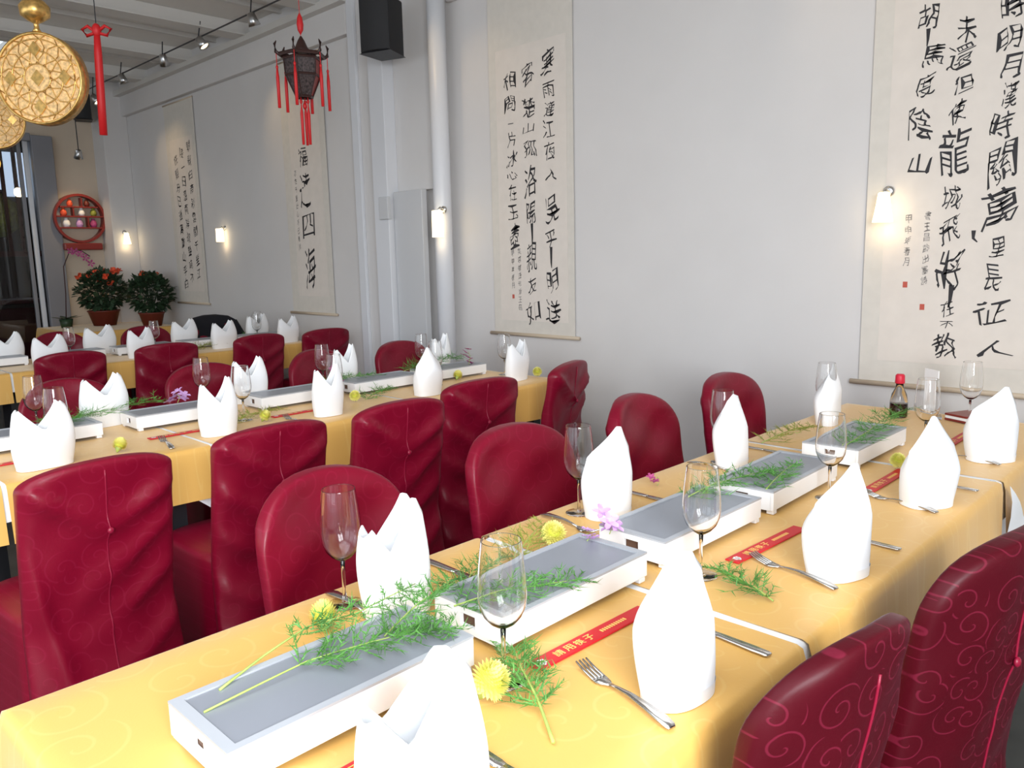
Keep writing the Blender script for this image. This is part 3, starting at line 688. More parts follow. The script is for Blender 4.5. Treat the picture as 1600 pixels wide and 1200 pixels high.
def mum(x, y, label, sc=1, z=None, tilt=(.5, .2)):
    t = empty('yellow_chrysanthemum', (x, y, (.7525+.0265*sc) if z is None else z), 0, label, 'flower', 'yellow blooms'); t.scale = (sc,)*3; t.rotation_euler = (tilt[0], tilt[1], rnd.uniform(0, 6))
    for n, me in zip(('petals', 'heart', 'calyx'), MU):
        o = bpy.data.objects.new(n, me); COL.objects.link(o); o.parent = t
        if n == 'petals': o['kind'] = 'stuff'
mum(-.755, .712, 'large yellow bloom lying at the foot of the front wine glass', 1.1)
mum(-1.085, 1.222, 'yellow bloom beside the second food warmer, far side of front table', 1.05)
mum(-1.12, .672, 'pale yellow bloom beside the first food warmer, far side of front table', 1.0)
mum(-.752, 2.32, 'small yellow bloom between napkins on the front table', .85)
mum(-2.765, .93, 'yellow bloom at the near edge of the middle table beside the first napkin', .95)
mum(-2.835, 1.50, 'yellow bloom on the middle table after the second napkin', .9)
mum(-2.92, 1.98, 'yellow bloom on the middle table before the third warmer', .95)
mum(-3.02, 2.68, 'yellow bloom on the middle table before the last warmer', .95)
mum(-2.76, 3.0, 'yellow bloom at the wall end of the middle table', .95)

def blossom(x, y, z, label, m=M_lilac, n=5, r=.022, seed=0, heads=4, hz=.03, name='lilac_blossom'):
    rr = random.Random(seed); t = empty(name, (x, y, z), 0, label, 'flower', 'small blossoms')
    for k in range(heads):
        c = Vector((rr.uniform(-1, 1)*r, rr.uniform(-1, 1)*r, hz*(k+.6)/heads)); mb = MB()
        M = Euler((rr.uniform(-.6, .6), rr.uniform(-.6, .6), rr.uniform(0, 6))).to_matrix()
        for j in range(n):
            a = 2*PI*j/n
            pp = [(0, 0, 0), (r*.35, -r*.28, .004), (r*.8, -r*.25, .006), (r, 0, .004), (r*.8, r*.25, .006), (r*.35, r*.28, .004)]
            mb.add([M @ (Matrix.Rotation(a, 3, 'Z') @ Vector(p))+c for p in pp], [(0, 1, 2, 3, 4, 5)])
        lo_ = min(v[2] for v in mb.v)
        if lo_ < 0: mb.v = [(a, b, q-lo_) for a, b, q in mb.v]
        mb.build('floret', m, t)
    MB().tube([(0, 0, .001), (.004, .01, hz*.5), (0, 0, hz*.8)], .0012, 5).build('stem', M_stem, t)
blossom(-.945, 1.235, z1-.001, 'lilac blossom on the edge between second and third food warmers', seed=1, heads=5, hz=.045)
blossom(-.955, 1.175, z1-.001, 'second lilac floret cluster on the second food warmer', seed=6, heads=3, hz=.02, r=.016)
blossom(-1.03, 2.40, z0, 'lilac blossom beside the fourth wine glass, front table', seed=2, heads=4)
blossom(-1.17, 1.74, z0, 'tiny magenta floret at the far edge of the front table', M_magenta, seed=3, heads=2, r=.014)
blossom(-3.24, 1.33, z1-.004, 'lilac blossom on the second middle-row warmer', seed=4, heads=5, hz=.05, r=.028)
blossom(-3.10, 2.02, z1-.004, 'upright magenta lilac blossom on the third middle-row warmer', M_magenta, seed=5, heads=6, hz=.08)
blossom(-3.10, 2.83, z1-.004, 'pink magenta blossom by the last napkin of the middle table', M_magenta, seed=8, heads=6, hz=.09)

# ------------------------------------------------------------------ things at the wall end of the front table
t = empty('sauce_bottle', (-1.0, 3.06, .7512), 0, 'small soy sauce bottle with red cap at the wall end of the front table', 'bottle')
MB().lathe([(.002, 0), (.028, 0), (.031, .004), (.031, .055), (.026, .085), (.015, .108), (.013, .125), (.002, .125)], 20, caps=True).build('body', M_glass, t, smooth=True)
MB().lathe([(.002, .004), (.027, .004), (.027, .05), (.002, .05)], 20, caps=True).build('sauce', M_soy, t, smooth=True)
MB().lathe([(.016, .126), (.017, .128), (.016, .155), (.012, .160), (.002, .160)], 18, caps=True).build('cap', M_cap, t, smooth=True)
t = empty('card_stand', (-.905, 3.10, .7512), R(-40), 'upright white card in a clear stand beside the sauce bottle', 'card stand')
MB().box((-.04, -.002, .02), (.04, .002, .18)).build('card', M_white, t)
MB().box((-.045, -.02, 0), (.045, .02, .02)).build('base', M_glass, t, bevel=.002)
t = empty('menu_folder', (-.79, 3.14, .7512), R(-25), 'dark red menu folder lying at the wall end of the front table', 'menu')
MB().box((-.045, -.06, 0), (.045, .06, .008)).build('back_cover', M_redlacquer, t, bevel=.002)
MB().box((-.043, -.058, .0085), (.043, .058, .018)).build('pages', M_white, t)
MB().box((-.045, -.06, .0185), (.045, .06, .026)).build('front_cover', M_redlacquer, t, bevel=.002)

# ------------------------------------------------------------------ calligraphy scrolls
def brush(mb, ch, x, z, wd, ht, seed, bold=-.004, shear=.16):
    rr = random.Random(seed); vs, fs = glyph(ch, bold); nz = .55 if ht > .18 else 1; p = [rr.uniform(0, 6) for _ in range(6)]
    sh = shear*rr.uniform(.3, 1.4); ro = rr.uniform(-.10, .10)
    q = []
    for a, b in vs:
        a2 = a+nz*.085*math.sin(b*6+p[0])+nz*.03*math.sin(b*14+p[1])+.02*math.sin(a*13+p[4])+.012*math.sin(b*37+p[3]); b2 = b+nz*.075*math.sin(a*5+p[2])+nz*.03*math.sin(a*12+p[3])+sh*a+.012*math.sin(a*41+p[5])
        a3 = a2*math.cos(ro)-b2*math.sin(ro)*.5; b3 = b2+a2*math.sin(ro)
        q.append((x+a3*wd*.88, 0, z+b3*ht*.9))
    mb.add(q, fs)
def stroke(mb, pts, wd):
    n = len(pts); vs = []
    for i, (x, z) in enumerate(pts):
        x0, za = pts[max(0, i-1)]; x1, zb = pts[min(n-1, i+1)]; l = math.hypot(x1-x0, zb-za) or 1
        k = wd*(1-.75*i/(n-1)); nx, nz = -(zb-za)/l*k, (x1-x0)/l*k; vs += [(x-nx, 0, z-nz), (x+nx, 0, z+nz)]
    mb.add(vs, [(2*i, 2*i+1, 2*i+3, 2*i+2) for i in range(n-1)])
def scroll(label, x0, x1, z0, z1, ix0, ix1, iz0, iz1, big, small, seed, strokes=(), seals=()):
    t = empty('hanging_scroll', ((x0+x1)/2, W-.012, z0), 0, label, 'scroll', 'calligraphy scrolls'); cx = (x0+x1)/2
    def mbx(n, a, b, m, be=0): return MB().box(a, b).build(n, m, t, bevel=be)
    mbx('silk_mount', (x0-cx, -.002, 0), (x1-cx, .002, z1-z0), M_mount)
    mbx('paper', (ix0-cx, -.0035, iz0-z0), (ix1-cx, -.0025, iz1-z0), M_paper)
    MB().tube([(x0-cx-.035, -.004, 0), (x1-cx+.035, -.004, 0)], .011, 12).build('bottom_roller', M_roller, t, smooth=True)
    MB().tube([(x0-cx-.008, -.002, z1-z0), (x1-cx+.008, -.002, z1-z0)], .007, 10).build('top_rod', M_roller, t, smooth=True)
    mb = MB(); k = 0
    for ch, x, z, wd, ht in big: k += 1; brush(mb, ch, x-cx, z-z0, wd, ht, seed+k)
    for pts, wd in strokes: stroke(mb, [(x-cx, z-z0) for x, z in pts], wd)
    o = mb.build('lettering', M_ink, t, loc=(0, -.0044, 0)); o['kind'] = 'stuff'
    if small:
        mb = MB()
        for ch, x, z, wd, ht in small: k += 1; brush(mb, ch, x-cx, z-z0, wd, ht, seed+k, .0)
        mb.build('signature', M_greyink, t, loc=(0, -.0042, 0))['kind'] = 'stuff'
    for x, z in seals: mbx('seal', (x-cx-.009, -.0042, z-z0-.012), (x-cx+.009, -.0037, z-z0+.012), M_seal)
# scroll by the front table: three columns of a frontier poem
c1 = [('時', -.825, 2.235, .085, .11), ('明', -.822, 2.118, .085, .095), ('月', -.815, 2.02, .075, .09), ('漢', -.812, 1.92, .055, .10), ('時', -.832, 1.815, .085, .11),
      ('關', -.822, 1.675, .105, .155), ('萬', -.818, 1.510, .13, .15), ('里', -.813, 1.362, .055, .085), ('長', -.825, 1.250, .065, .115), ('征', -.825, 1.118, .125, .105), ('人', -.808, .978, .145, .075),
      ('未', -.968, 2.185, .075, .105), ('還', -.985, 2.085, .10, .095), ('但', -.968, 1.982, .085, .075), ('使', -.985, 1.882, .065, .085), ('龍', -.985, 1.735, .12, .195), ('城', -.985, 1.56, .075, .10),
      ('飛', -.985, 1.435, .075, .11), ('將', -.975, 1.285, .105, .17), ('在', -.975, 1.128, .05, .07), ('不', -.975, 1.062, .055, .035), ('教', -.975, .975, .095, .105),
      ('胡', -1.108, 2.255, .085, .10), ('馬', -1.082, 2.107, .09, .085), ('度', -1.105, 2.0, .075, .09), ('陰', -1.118, 1.855, .10, .135), ('山', -1.11, 1.70, .085, .085)]
s1 = [(c, -1.068, 1.495-.043*k, .026, .036) for k, c in enumerate('書王昌齡出塞詩')] + [(c, -1.140, 1.485-.043*k, .026, .036) for k, c in enumerate('甲申年春月')]
scroll('large calligraphy scroll with three columns of black characters behind the front table', -1.31, -.44, .80, 2.75, -1.235, -.52, .90, 2.62, c1, s1, 100,
       [([(-1.106, 2.21), (-1.106, 2.17), (-1.108, 2.145)], .008), ([(-.965, 1.22), (-.968, 1.16), (-.973, 1.13)], .010), ([(-.9, 1.43), (-.90, 1.40), (-.885, 1.385)], .008)], ((-1.07, 1.13), (-1.14, 1.22)))
c2 = [('寒', -3.085, 2.435, .11, .15), ('雨', -3.085, 2.29, .10, .09), ('連', -3.075, 2.185, .085, .085), ('江', -3.085, 2.075, .10, .11), ('夜', -3.078, 1.955, .09, .11), ('入', -3.072, 1.83, .10, .085), ('吳', -3.072, 1.635, .115, .17),
      ('平', -3.082, 1.465, .09, .105), ('明', -3.075, 1.225, .095, .135), ('送', -3.068, 1.05, .125, .145),
      ('客', -3.24, 2.40, .10, .135), ('楚', -3.235, 2.215, .105, .12), ('山', -3.24, 2.10, .10, .06), ('孤', -3.232, 1.985, .115, .10), ('洛', -3.232, 1.80, .12, .19), ('陽', -3.235, 1.62, .09, .13), ('親', -3.235, 1.365, .09, .185), ('友', -3.232, 1.20, .075, .105), ('如', -3.232, 1.045, .115, .14),
      ('相', -3.388, 2.385, .10, .105), ('問', -3.385, 2.255, .095, .095), ('一', -3.382, 2.145, .05, .05), ('片', -3.378, 2.055, .075, .09), ('冰', -3.378, 1.94, .10, .10), ('心', -3.38, 1.85, .095, .055), ('在', -3.378, 1.745, .07, .105), ('玉', -3.375, 1.63, .09, .095), ('壺', -3.370, 1.49, .085, .145)]
s2 = [(c, -3.335, 1.40-.048*k, .03, .04) for k, c in enumerate('芙蓉樓送辛漸王昌')] + [(c, -3.392, 1.39-.048*k, .026, .04) for k, c in enumerate('甲申年春月')]
scroll('calligraphy scroll with a beige top mount and three small columns beside the round pipe', -3.56, -2.91, .90, 2.92, -3.50, -2.955, .985, 2.565, c2, s2, 200,
       [([(-3.08, 1.42), (-3.08, 1.33), (-3.078, 1.30)], .010), ([(-3.228, 1.56), (-3.226, 1.48), (-3.228, 1.43)], .010)], ((-3.392, 1.13),))
c3 = [('福', -5.675, 2.18, .14, .16), ('達', -5.675, 1.93, .17, .30), ('四', -5.648, 1.655, .20, .20), ('海', -5.665, 1.32, .17, .36)]
s3 = [(c, -5.805, 2.07-.065*k, .035, .05) for k, c in enumerate('志在千里壯心不已春月')]
scroll('calligraphy scroll with four large characters behind the hanging palace lantern', -5.97, -5.35, .95, 2.93, -5.86, -5.42, 1.09, 2.60, c3, s3, 300)
c4 = []
for j, (x, tx) in enumerate(((-7.70, '朝辭白帝彩雲間千里江'), (-7.86, '陵一日還兩岸猿聲啼不'), (-8.0, '住輕舟已過萬重山李白'))):
    for k, ch in enumerate(tx): c4.append((ch, x, 2.49-.05*j-.135*k, .085, .105))
scroll('narrow calligraphy scroll in three columns beside the far corner', -8.20, -7.55, .98, 2.92, -8.12, -7.61, 1.10, 2.58, c4, None, 400)

# ------------------------------------------------------------------ lamps on the wall
def sconce(x, y, z, label, kind, nx=0, ny=-1):
    t = empty('wall_lamp', (x, y, z), math.atan2(ny, nx), label, 'lamp', 'small frosted lamps')
    prof = [(.016, .12), (.022, .115), (.026, .08), (.034, .03), (.040, 0), (.037, 0), (.031, .03), (.023, .08), (.014, .112)] if kind == 'cone' else [(.03, .12), (.034, .118), (.035, .06), (.036, 0), (.033, 0), (.032, .06), (.028, .114)]
    sc = 1.35 if kind == 'tall' else 1
    MB().lathe([(r, q*sc) for r, q in prof], 20, (.055, 0, 0), True).build('shade', M_lampglass, t, smooth=True)
    MB().tube([(-.004, 0, .125*sc), (.03, 0, .135*sc), (.055, 0, .118*sc)], .006, 8).build('arm', M_chrome, t, smooth=True)
    MB().lathe([(.022, 0), (.022, .012), (.012, .016)], 16, caps=True).xf(Matrix.Translation((-.006, 0, .125*sc)) @ Matrix.Rotation(PI/2, 4, 'Y')).build('rose', M_chrome, t, smooth=True)
    l = lamp('lamp_glow', 'POINT', (x+nx*.06, y+ny*.06, z-.03), 0.12, (1, .80, .54), shadow_soft_size=.02)
sconce(-1.222, W-.018, 1.475, 'lit cone-shaped frosted lamp on the large scroll by the front table', 'cone')
sconce(-3.83, W-.172, 1.50, 'lit frosted cylinder lamp on the round white pipe', 'tall')
sconce(-7.11, W, 1.565, 'lit frosted lamp between the two far scrolls', 'cup')
sconce(-9.18, 3.36, 1.60, 'lit cone-shaped frosted lamp on the pilaster in the far corner', 'cone', 1, 0)

# ------------------------------------------------------------------ spotlights under the ceiling
rl = structure(MB().tube([(FX, 3.05, 3.14), (-3.9, 3.05, 3.14)], .006, 6).build('trim_60', M_dark))
def spot(x, y, z, label, aim, power, lit=False):
    t = empty('spotlight', (x, y, z), 0, label, 'spotlight', 'ceiling spotlights')
    d = (Vector(aim)-Vector((x, y, z))).normalized(); q = d.to_track_quat('-Z', 'Y').to_matrix().to_4x4()
    MB().lathe([(.012, .05), (.028, .045), (.034, .0), (.045, -.04), (.041, -.04), (.03, 0)], 16, caps=True).xf(q).build('housing', M_chrome, t, smooth=True)
    MB().lathe([(.001, -.028), (.034, -.030), (.001, -.034)], 16, caps=False).xf(q).build('lens', M_lampglass if lit else M_warm, t, smooth=True)
    MB().tube([tuple(q @ Vector((0, 0, .045))), (0, 0, .3-.3+.10+max(0, 3.14-z))], .005, 6).build('hanger', M_dark, t)
    if power:
        lamp('spot_glow', 'SPOT', Vector((x, y, z))+d*.06, power, (1, .70, .36), aim, spot_size=R(72), spot_blend=1, shadow_soft_size=.03)
spot(-6.30, 3.03, 3.08, 'lit ceiling spotlight above the scroll with four large characters', (-5.75, 3.5, 2.1), 7, True)
spot(-8.60, 3.0, 2.99, 'lit ceiling spotlight behind the red tassel', (-8.0, 3.5, 2.0), 6, True)
spot(-7.07, 3.05, 3.09, 'small unlit spotlight above the gap between the far scrolls', (-7.6, 3.5, 2.2), 0)
spot(-8.0, 3.05, 3.09, 'small spotlight on the ceiling rail over the narrow far scroll', (-7.9, 3.5, 2.0), 5)
spot(-5.52, 3.05, 3.09, 'small unlit spotlight next to the hanging palace lantern cord', (-5.6, 3.5, 1.9), 0)
spot(-3.95, 2.95, 3.10, 'spotlight over the scroll beside the round pipe', (-3.38, 3.5, 1.85), 6)
spot(-1.75, 2.95, 3.10, 'spotlight over the large scroll', (-1.10, 3.5, 2.15), 5)
spot(-9.0, 2.92, 2.50, 'small lit spotlight on the far wall above the round shelf', (-9.5, 3.0, 1.5), 16, True)

# ------------------------------------------------------------------ speakers
def speaker(x, y, z, deg, label, w_=.21, h_=.33, d_=.2, br=True):
    t = empty('loudspeaker', (x, y, z), R(deg), label, 'loudspeaker', 'loudspeakers')
    mb = MB(); 
    mb.add([(-w_/2*.8, d_/2, -h_/2), (w_/2*.8, d_/2, -h_/2), (w_/2, -d_/2, -h_/2), (-w_/2, -d_/2, -h_/2), (-w_/2*.8, d_/2, h_/2), (w_/2*.8, d_/2, h_/2), (w_/2, -d_/2, h_/2), (-w_/2, -d_/2, h_/2)],
           [(0, 1, 2, 3), (4, 5, 6, 7), (0, 1, 5, 4), (1, 2, 6, 5), (2, 3, 7, 6), (3, 0, 4, 7)])
    mb.build('cabinet', M_black, t, bevel=.008)
    MB().loft([[(x_, -d_/2-.001-.022*math.cos(x_/w_*PI), zz) for x_ in [(-.48+.96*k/12)*w_ for k in range(13)]]+[(-.48*w_+.96*w_*(12-k)/12, -d_/2-.0005, zz) for k in range(13)] for zz in (-h_/2+.01, h_/2-.01)]).build('grille', M_grille, t)
    MB().box((-.02, d_/2, -.02), (.02, d_/2+.10, .02)).build('bracket', M_dark, t)
speaker(-4.17, 3.18, 2.785, 20, 'black loudspeaker mounted high beside the round pipe')
speaker(FX+.2, 3.10, 3.02, 70, 'small black loudspeaker high on the far wall behind the gilt lantern', .17, .26, .18)

# ------------------------------------------------------------------ hanging ornaments
def disc_lantern(x, y, z, r, az, label, top=3.3):
    t = empty('disc_lantern', (x, y, z), az, label, 'lantern', 'gilt disc lanterns')
    Mx = Matrix.Rotation(PI/2, 4, 'Y'); th = r*.17
    MB().lathe([(r*.96, -th), (r, -th*.9), (r, th*.9), (r*.96, th), (r*.93, th*.6), (r*.93, -th*.6)], 48, caps=False).xf(Mx).build('rim', M_goldmetal, t, smooth=True)
    MB().lathe([(.001, th*1.05), (r*.5, th*.95), (r*.94, th*.7)], 48).xf(Mx).build('front_panel', M_lantern, t, smooth=True)
    MB().lathe([(.001, -th*1.05), (r*.5, -th*.95), (r*.94, -th*.7)], 48).xf(Mx).build('rear_panel', M_lantern, t, smooth=True)
    fl = MB()
    for q in (.30, .58, .84):
        pts = [(th*(1.12-.3*q*q), r*q*math.cos(a), r*q*math.sin(a)) for a in [2*PI*k/40 for k in range(41)]]; fl.tube(pts, r*.016, 5)
    for k in range(24):
        a = 2*PI*k/24; rr_ = [(th*(1.12-.3*q*q), r*q*math.cos(a+.35*math.sin((q-.3)*5)*(1 if k % 2 else -1)), r*q*math.sin(a+.35*math.sin((q-.3)*5)*(1 if k % 2 else -1))) for q in (.30, .42, .55, .68, .82, .93)]
        fl.tube(rr_, r*.013, 4)
    fl.build('filigree', M_goldmetal, t, smooth=True)['kind'] = 'stuff'
    for yy, zz, s_ in ((0, 0, .15), (0, .62, .14), (0, -.62, .14), (.62, 0, .14), (-.62, 0, .14)):
        MB().add([(th*1.15, r*(yy-s_), r*zz), (th*1.15, r*yy, r*(zz-s_*1.2)), (th*1.15, r*(yy+s_), r*zz), (th*1.15, r*yy, r*(zz+s_*1.2)),
                  (th*.9, r*(yy-s_), r*zz), (th*.9, r*yy, r*(zz-s_*1.2)), (th*.9, r*(yy+s_), r*zz), (th*.9, r*yy, r*(zz+s_*1.2))], [(0, 1, 2, 3), (4, 5, 6, 7), (0, 1, 5, 4), (1, 2, 6, 5), (2, 3, 7, 6), (3, 0, 4, 7)]).build('medallion', M_goldmetal, t)
    MB().lathe([(.006, r*1.0), (.02, r*1.04), (.012, r*1.10), (.011, r*1.20), (r*.16, r*1.26), (r*.30, r*1.36), (r*.32, r*1.55), (r*.22, r*1.68), (r*.10, r*1.74)], 20, caps=True).build('crown', M_goldmetal, t, smooth=True)
    MB().tube([(0, 0, r*1.7), (0, 0, top-z)], .004, 6).build('cord', M_dark, t)
disc_lantern(-4.466, 1.32, 2.275, .215, R(-47), 'round gilt filigree lantern hanging on a cord, the larger and nearer one')
disc_lantern(-6.25, 1.52, 2.34, .19, R(-20), 'second gilt disc lantern hanging farther away, mostly hidden')

t = empty('red_tassel', (-4.31, 1.54, 2.50), 0, 'long red silk tassel with a bow knot hanging from the ceiling', 'tassel')
MB().tube([(0, 0, .02), (.02, 0, .8)], .0025, 6).build('cord', M_dark, t)
for s in (-1, 1): MB().tube([(0, 0, .0), (s*.03, s*.03, .03), (s*.05, s*.05, .015), (s*.035, s*.035, -.015), (0, 0, 0)], .008, 7).build('bow_loop', M_redsilk, t, smooth=True)
MB().sphere((0, 0, .01), .022, 12, 8, (1, 1, 1.5)).build('knot', M_redsilk, t, smooth=True)
MB().tube([(0, 0, 0), (-.01, 0, -.10), (-.03, 0, -.30), (-.045, 0, -.48)], [.014, .019, .020, .019], 10).build('fringe', M_redsilk, t, smooth=True)

t = empty('palace_lantern', (-3.905, 2.43, 2.44), 0, 'dark hexagonal palace lantern with red tassels hanging before the four-character scroll', 'lantern')
t.scale = (.60, .60, .86); t.location = (-3.905, 2.43, 2.455)
def hexa(r, z, a0=.2): return [(r*math.cos(a0+PI/3*k), r*math.sin(a0+PI/3*k), z) for k in range(6)]
for nm, r, z, rr_ in (('top_ring', .205, .0, .012), ('upper_ring', .165, -.02, .009), ('middle_ring', .155, -.12, .008), ('bottom_ring', .075, -.245, .009)):
    h = hexa(r, z); MB().tube(h+[h[0]], rr_, 6).build(nm, M_lacquer, t)
A, B, C = hexa(.165, -.02), hexa(.155, -.12), hexa(.075, -.245)
for k in range(6):
    k2 = (k+1) % 6
    def shr(p): return Vector((p[0]*.97, p[1]*.97, p[2]))
    mb = MB(); mb.add([shr(A[k]), shr(A[k2]), shr(B[k2]), shr(B[k])], [(0, 1, 2, 3)]); mb.add([shr(B[k]), shr(B[k2]), shr(C[k2]), shr(C[k])], [(0, 1, 2, 3)])
    mb.build('painted_panel', M_lanternpane if k % 3 else M_redlacquer, t, merge=True)
    MB().tube([A[k], B[k], C[k]], .007, 6).build('post', M_lacquer, t)
    p = hexa(.205, 0)[k]; q = hexa(.235, .055)[k]
    MB().tube([(p[0]*.55, p[1]*.55, -.005), p, (p[0]*1.12, p[1]*1.12, .012), q, (q[0]*.93, q[1]*.93, .075)], [.008, .012, .014, .012, .004], 7).build('dragon_arm', M_lacquer, t, smooth=True)
    q = hexa(.225, .01)[k]; ts = empty('tassel', q); ts.parent = t
    MB().tube([(0, 0, 0), (0, 0, -.08)], .0035, 5).build('string', M_redsilk, ts)
    MB().sphere((0, 0, -.09), .012, 8, 6).build('bead', M_redsilk, ts, smooth=True)
    MB().tube([(0, 0, -.10), (0, 0, -.15), (0, 0, -.33)], [.008, .015, .014], 8).build('fringe', M_redsilk, ts, smooth=True)
for k in range(3):
    a = k*2.1+.4; ts = empty('tassel', (.035*math.cos(a), .035*math.sin(a), -.245)); ts.parent = t
    MB().sphere((0, 0, -.03), .014, 8, 6).build('bead', M_redsilk, ts, smooth=True)
    MB().tube([(0, 0, 0), (0, 0, -.06), (0, 0, -.10), (0, 0, -.29)], [.004, .006, .014, .012], 8).build('fringe', M_redsilk, ts, smooth=True)
MB().sphere((0, 0, -.30), .02, 10, 6).build('centre_bead', M_redsilk, t, smooth=True)
MB().lathe([(.09, .02), (.055, .05), (.03, .09), (.008, .115)], 12, caps=True).build('finial', M_lacquer, t, smooth=True)
MB().lathe([(.004, .125), (.024, .15), (.03, .185), (.022, .225), (.006, .25)], 12, caps=True).build('red_knot', M_redsilk, t, smooth=True)
MB().tube([(0, 0, .1), (0, 0, (3.3-2.455)/.86)], .003, 6).build('cord', M_redsilk, t)

# ------------------------------------------------------------------ far wall: round shelf, plants, next room
sh = empty('round_shelf', (FX+.06, 3.0, 1.88), 0, 'round wooden curio shelf with a red base on the far wall', 'shelf')
Mx = Matrix.Rotation(PI/2, 4, 'Y')
MB().lathe([(.235, -.05), (.26, -.05), (.26, .05), (.235, .05), (.235, -.05)], 40).xf(Mx).build('ring_frame', M_redlacquer, sh, smooth=False)
for k, (zz, hw) in enumerate(((-.10, .21), (.02, .23), (.12, .19))): MB().box((-.045, -hw, zz-.007), (.045, hw, zz+.007)).build('shelf_board', M_redlacquer, sh)
for yy, a, b in ((-.06, .02, .12), (.08, -.10, .02), (.03, .12, .22)): MB().box((-.04, yy-.006, a+.007), (.04, yy+.006, b)).build('divider', M_redlacquer, sh)
MB().box((-.06, -.19, -.335), (.07, .19, -.262)).build('base', M_redlacquer, sh, bevel=.01)
for k, (yy, zz, m, s) in enumerate(((-.13, -.0930, M_white, 1.15), (.0, -.0930, M_lilac, 1.1), (.14, -.0930, M_magenta, 1.1), (-.15, .027, M_orange, 1), (.03, .027, M_white, 1.0), (.15, .027, M_olive, 1), (-.08, .127, M_orange, .9), (.09, .127, M_pot, .9))):
    o = MB().lathe([(.002, 0), (.024*s, 0), (.034*s, .03*s), (.026*s, .06*s), (.014*s, .072*s), (.018*s, .085*s), (.002, .085*s)], 14, caps=True).build('ornament_vase', m, None, smooth=True, loc=(FX+.06, 3.0+yy, 1.88+zz))
    tag(o, ('white', 'lilac', 'dark pink', 'orange', 'small white', 'olive', 'small orange', 'brown')[k]+' ornament vase standing on the '+('lower', 'lower', 'lower', 'middle', 'middle', 'middle', 'upper', 'upper')[k]+' board of the round shelf', 'vase', 'ornaments on the round shelf')

def bushy(name, x, y, z, label, r, hgt, seed, flowers=0, potr=.12, poth=.12, pm=M_pot):
    rr = random.Random(seed); t = empty(name, (x, y, z), 0, label, 'potted plant')
    MB().lathe([(.002, 0), (potr*.72, 0), (potr, poth*.9), (potr*1.06, poth*.92), (potr*1.06, poth), (potr*.92, poth), (potr*.9, poth*.85), (.002, poth*.85)], 24, caps=True).build('pot', pm, t, smooth=True)
    sm = MB(); lf = MB()
    for k in range(16):
        a = rr.uniform(0, 6.28); q = rr.uniform(.2, 1)*r*.7
        sm.tube([(0, 0, poth*.85), (q*.5*math.cos(a), q*.5*math.sin(a), poth+hgt*.4), (q*math.cos(a), q*math.sin(a), poth+hgt*rr.uniform(.5, .85))], .004, 4)
    sm.build('stems', M_darkleaf, t)['kind'] = 'stuff'
    for k in range(1100):
        u, a = rr.uniform(-.9, 1), rr.uniform(0, 6.28); q = r*math.sqrt(max(0, 1-u*u))*rr.uniform(.55, 1.05)
        c = Vector((q*math.cos(a), q*math.sin(a), poth+hgt*(.48+.46*u*rr.uniform(.7, 1.05)))); n = (c-Vector((0, 0, poth+hgt*.4))).normalized()
        d = (n+Vector((rr.gauss(0, .5), rr.gauss(0, .5), rr.gauss(-.1, .4)))).normalized(); sd = d.cross(Vector((rr.gauss(0, .3), rr.gauss(0, .3), 1))).normalized(); L_ = rr.uniform(.045, .08)
        lf.add([c, c+d*L_*.5+sd*L_*.32, c+d*L_, c+d*L_*.5-sd*L_*.32], [(0, 1, 2, 3)])
    lf.build('foliage', M_darkleaf, t)['kind'] = 'stuff'
    for k in range(flowers):
        a = rr.uniform(0, 6.28); q = r*rr.uniform(.2, .95); c = Vector((q*math.cos(a), q*math.sin(a), poth+hgt*rr.uniform(.68, 1.02)-.10*q)); mb = MB()
        for j in range(9):
            e = Euler((rr.uniform(-1, 1), rr.uniform(-1, 1), rr.uniform(0, 6))).to_matrix()
            mb.add([c+e @ Vector(p_) for p_ in ((0, -.012, 0), (.034, -.02, .008), (.042, 0, .012), (.034, .02, .008), (0, .012, 0))], [(0, 1, 2, 3, 4)])
        mb.build('flower', M_orange, t)
bushy('flowering_plant', -8.92, 2.98, .7512, 'bushy plant with orange red flowers in a red brown pot on the corner table', .24, .42, 1, 26, .15, .16)
bushy('green_plant', -8.33, 3.24, .7512, 'dark green bushy plant in a pot next to the orange flowers', .21, .40, 2, 3, .12, .14)
t = empty('orchid', (-8.95, 2.62, .7512), 0, 'thin-stemmed dark red orchid with dark leaves before the far wall', 'potted plant')
MB().lathe([(.002, 0), (.05, 0), (.065, .09), (.06, .09), (.002, .08)], 18, caps=True).build('pot', M_darkleaf, t, smooth=True)
MB().tube([(0, 0, .08), (.01, .02, .35), (0, .03, .62), (.02, .09, .76), (.03, .20, .78), (.03, .28, .72)], .005, 6).build('flower_stem', M_bars, t, smooth=True)
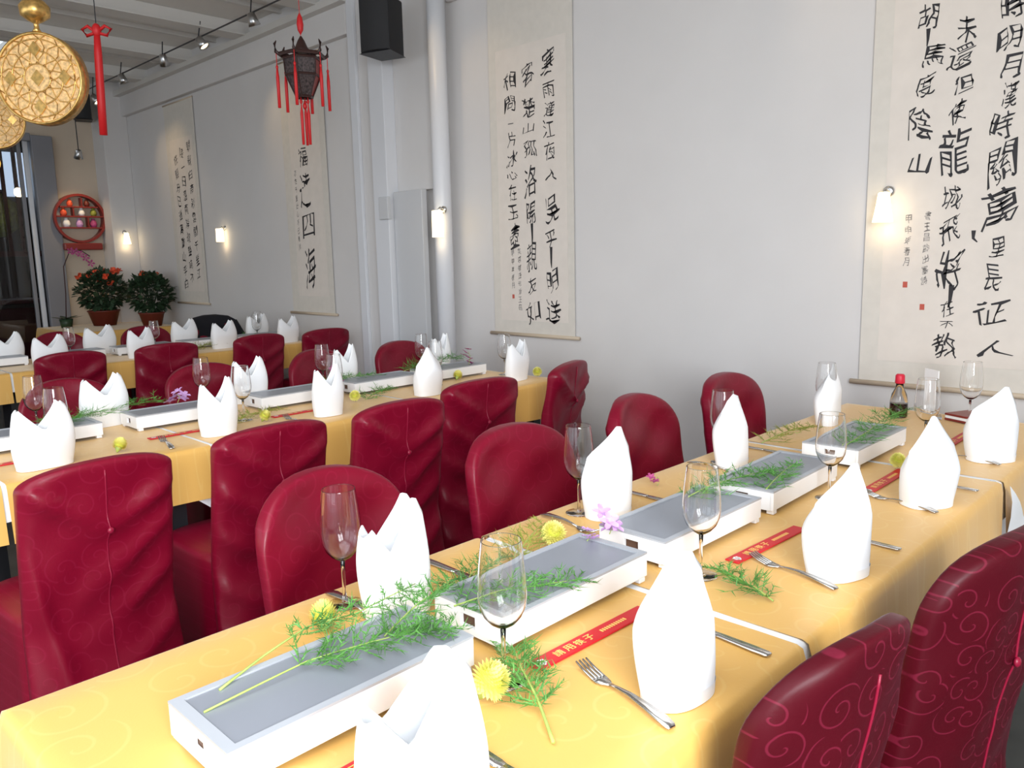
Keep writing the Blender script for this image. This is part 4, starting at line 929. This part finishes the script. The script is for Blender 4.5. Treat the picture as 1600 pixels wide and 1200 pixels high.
for k in range(6):
    a = k*1.05; d = Vector((math.cos(a), math.sin(a), .25)); sd = Vector((-math.sin(a), math.cos(a), 0))*.032; mb = MB(); c = Vector((0, 0, .085))
    mb.add([c, c+d*.09+sd, c+d*.17+Vector((0, 0, -.01)), c+d*.09-sd], [(0, 1, 2, 3)]); mb.build('leaf', M_darkleaf, t)
for k in range(5):
    c = Vector((.03, .10+.045*k, .775-.008*k*k)); mb = MB()
    for j in range(5):
        a = j*1.257; mb.add([c, c+Vector((.012, .03*math.cos(a-.4), .03*math.sin(a-.4))), c+Vector((.014, .042*math.cos(a), .042*math.sin(a))), c+Vector((.012, .03*math.cos(a+.4), .03*math.sin(a+.4)))], [(0, 1, 2, 3)])
    mb.build('blossom', M_magenta, t)

def lantern_small(x, y, z, label, m, r=.10, h=.16):
    t = empty('glowing_lantern', (x, y, z), 0, label, 'lantern')
    MB().lathe([(r*.4, h*.5), (r*.9, h*.3), (r, 0), (r*.9, -h*.3), (r*.4, -h*.5)], 18, caps=True).build('body', m, t, smooth=True)
    MB().lathe([(r*.45, h*.5), (r*.45, h*.58), (.01, h*.6)], 12, caps=True).build('cap', M_bars, t)
    MB().tube([(0, 0, h*.55), (0, 0, 3.3-z)], .004, 5).build('cord', M_dark, t)
lantern_small(-10.2, 2.42, 2.50, 'yellow lit lantern glimpsed through the bars at the top of the doorway', M_lamp2, .09, .14)
lantern_small(-10.25, 2.66, 2.20, 'small bright lamp hanging in the dark room beyond the doorway', M_lampglass, .045, .10)
lantern_small(-10.9, 2.55, 1.98, 'dim olive lantern in the dark room beyond the doorway', M_olive, .26, .50)
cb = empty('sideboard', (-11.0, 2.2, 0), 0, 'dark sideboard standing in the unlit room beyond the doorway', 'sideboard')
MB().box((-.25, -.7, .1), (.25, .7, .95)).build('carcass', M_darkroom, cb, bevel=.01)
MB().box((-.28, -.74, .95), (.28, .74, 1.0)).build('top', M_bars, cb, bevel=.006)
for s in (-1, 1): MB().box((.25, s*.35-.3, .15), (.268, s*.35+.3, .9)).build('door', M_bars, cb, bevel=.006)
for s in (-1, 1): 
    for q in (-1, 1): MB().box((q*.2-.03, s*.62-.03, 0), (q*.2+.03, s*.62+.03, .1)).build('foot', M_bars, cb)
bpy.data.objects.remove(_fo)
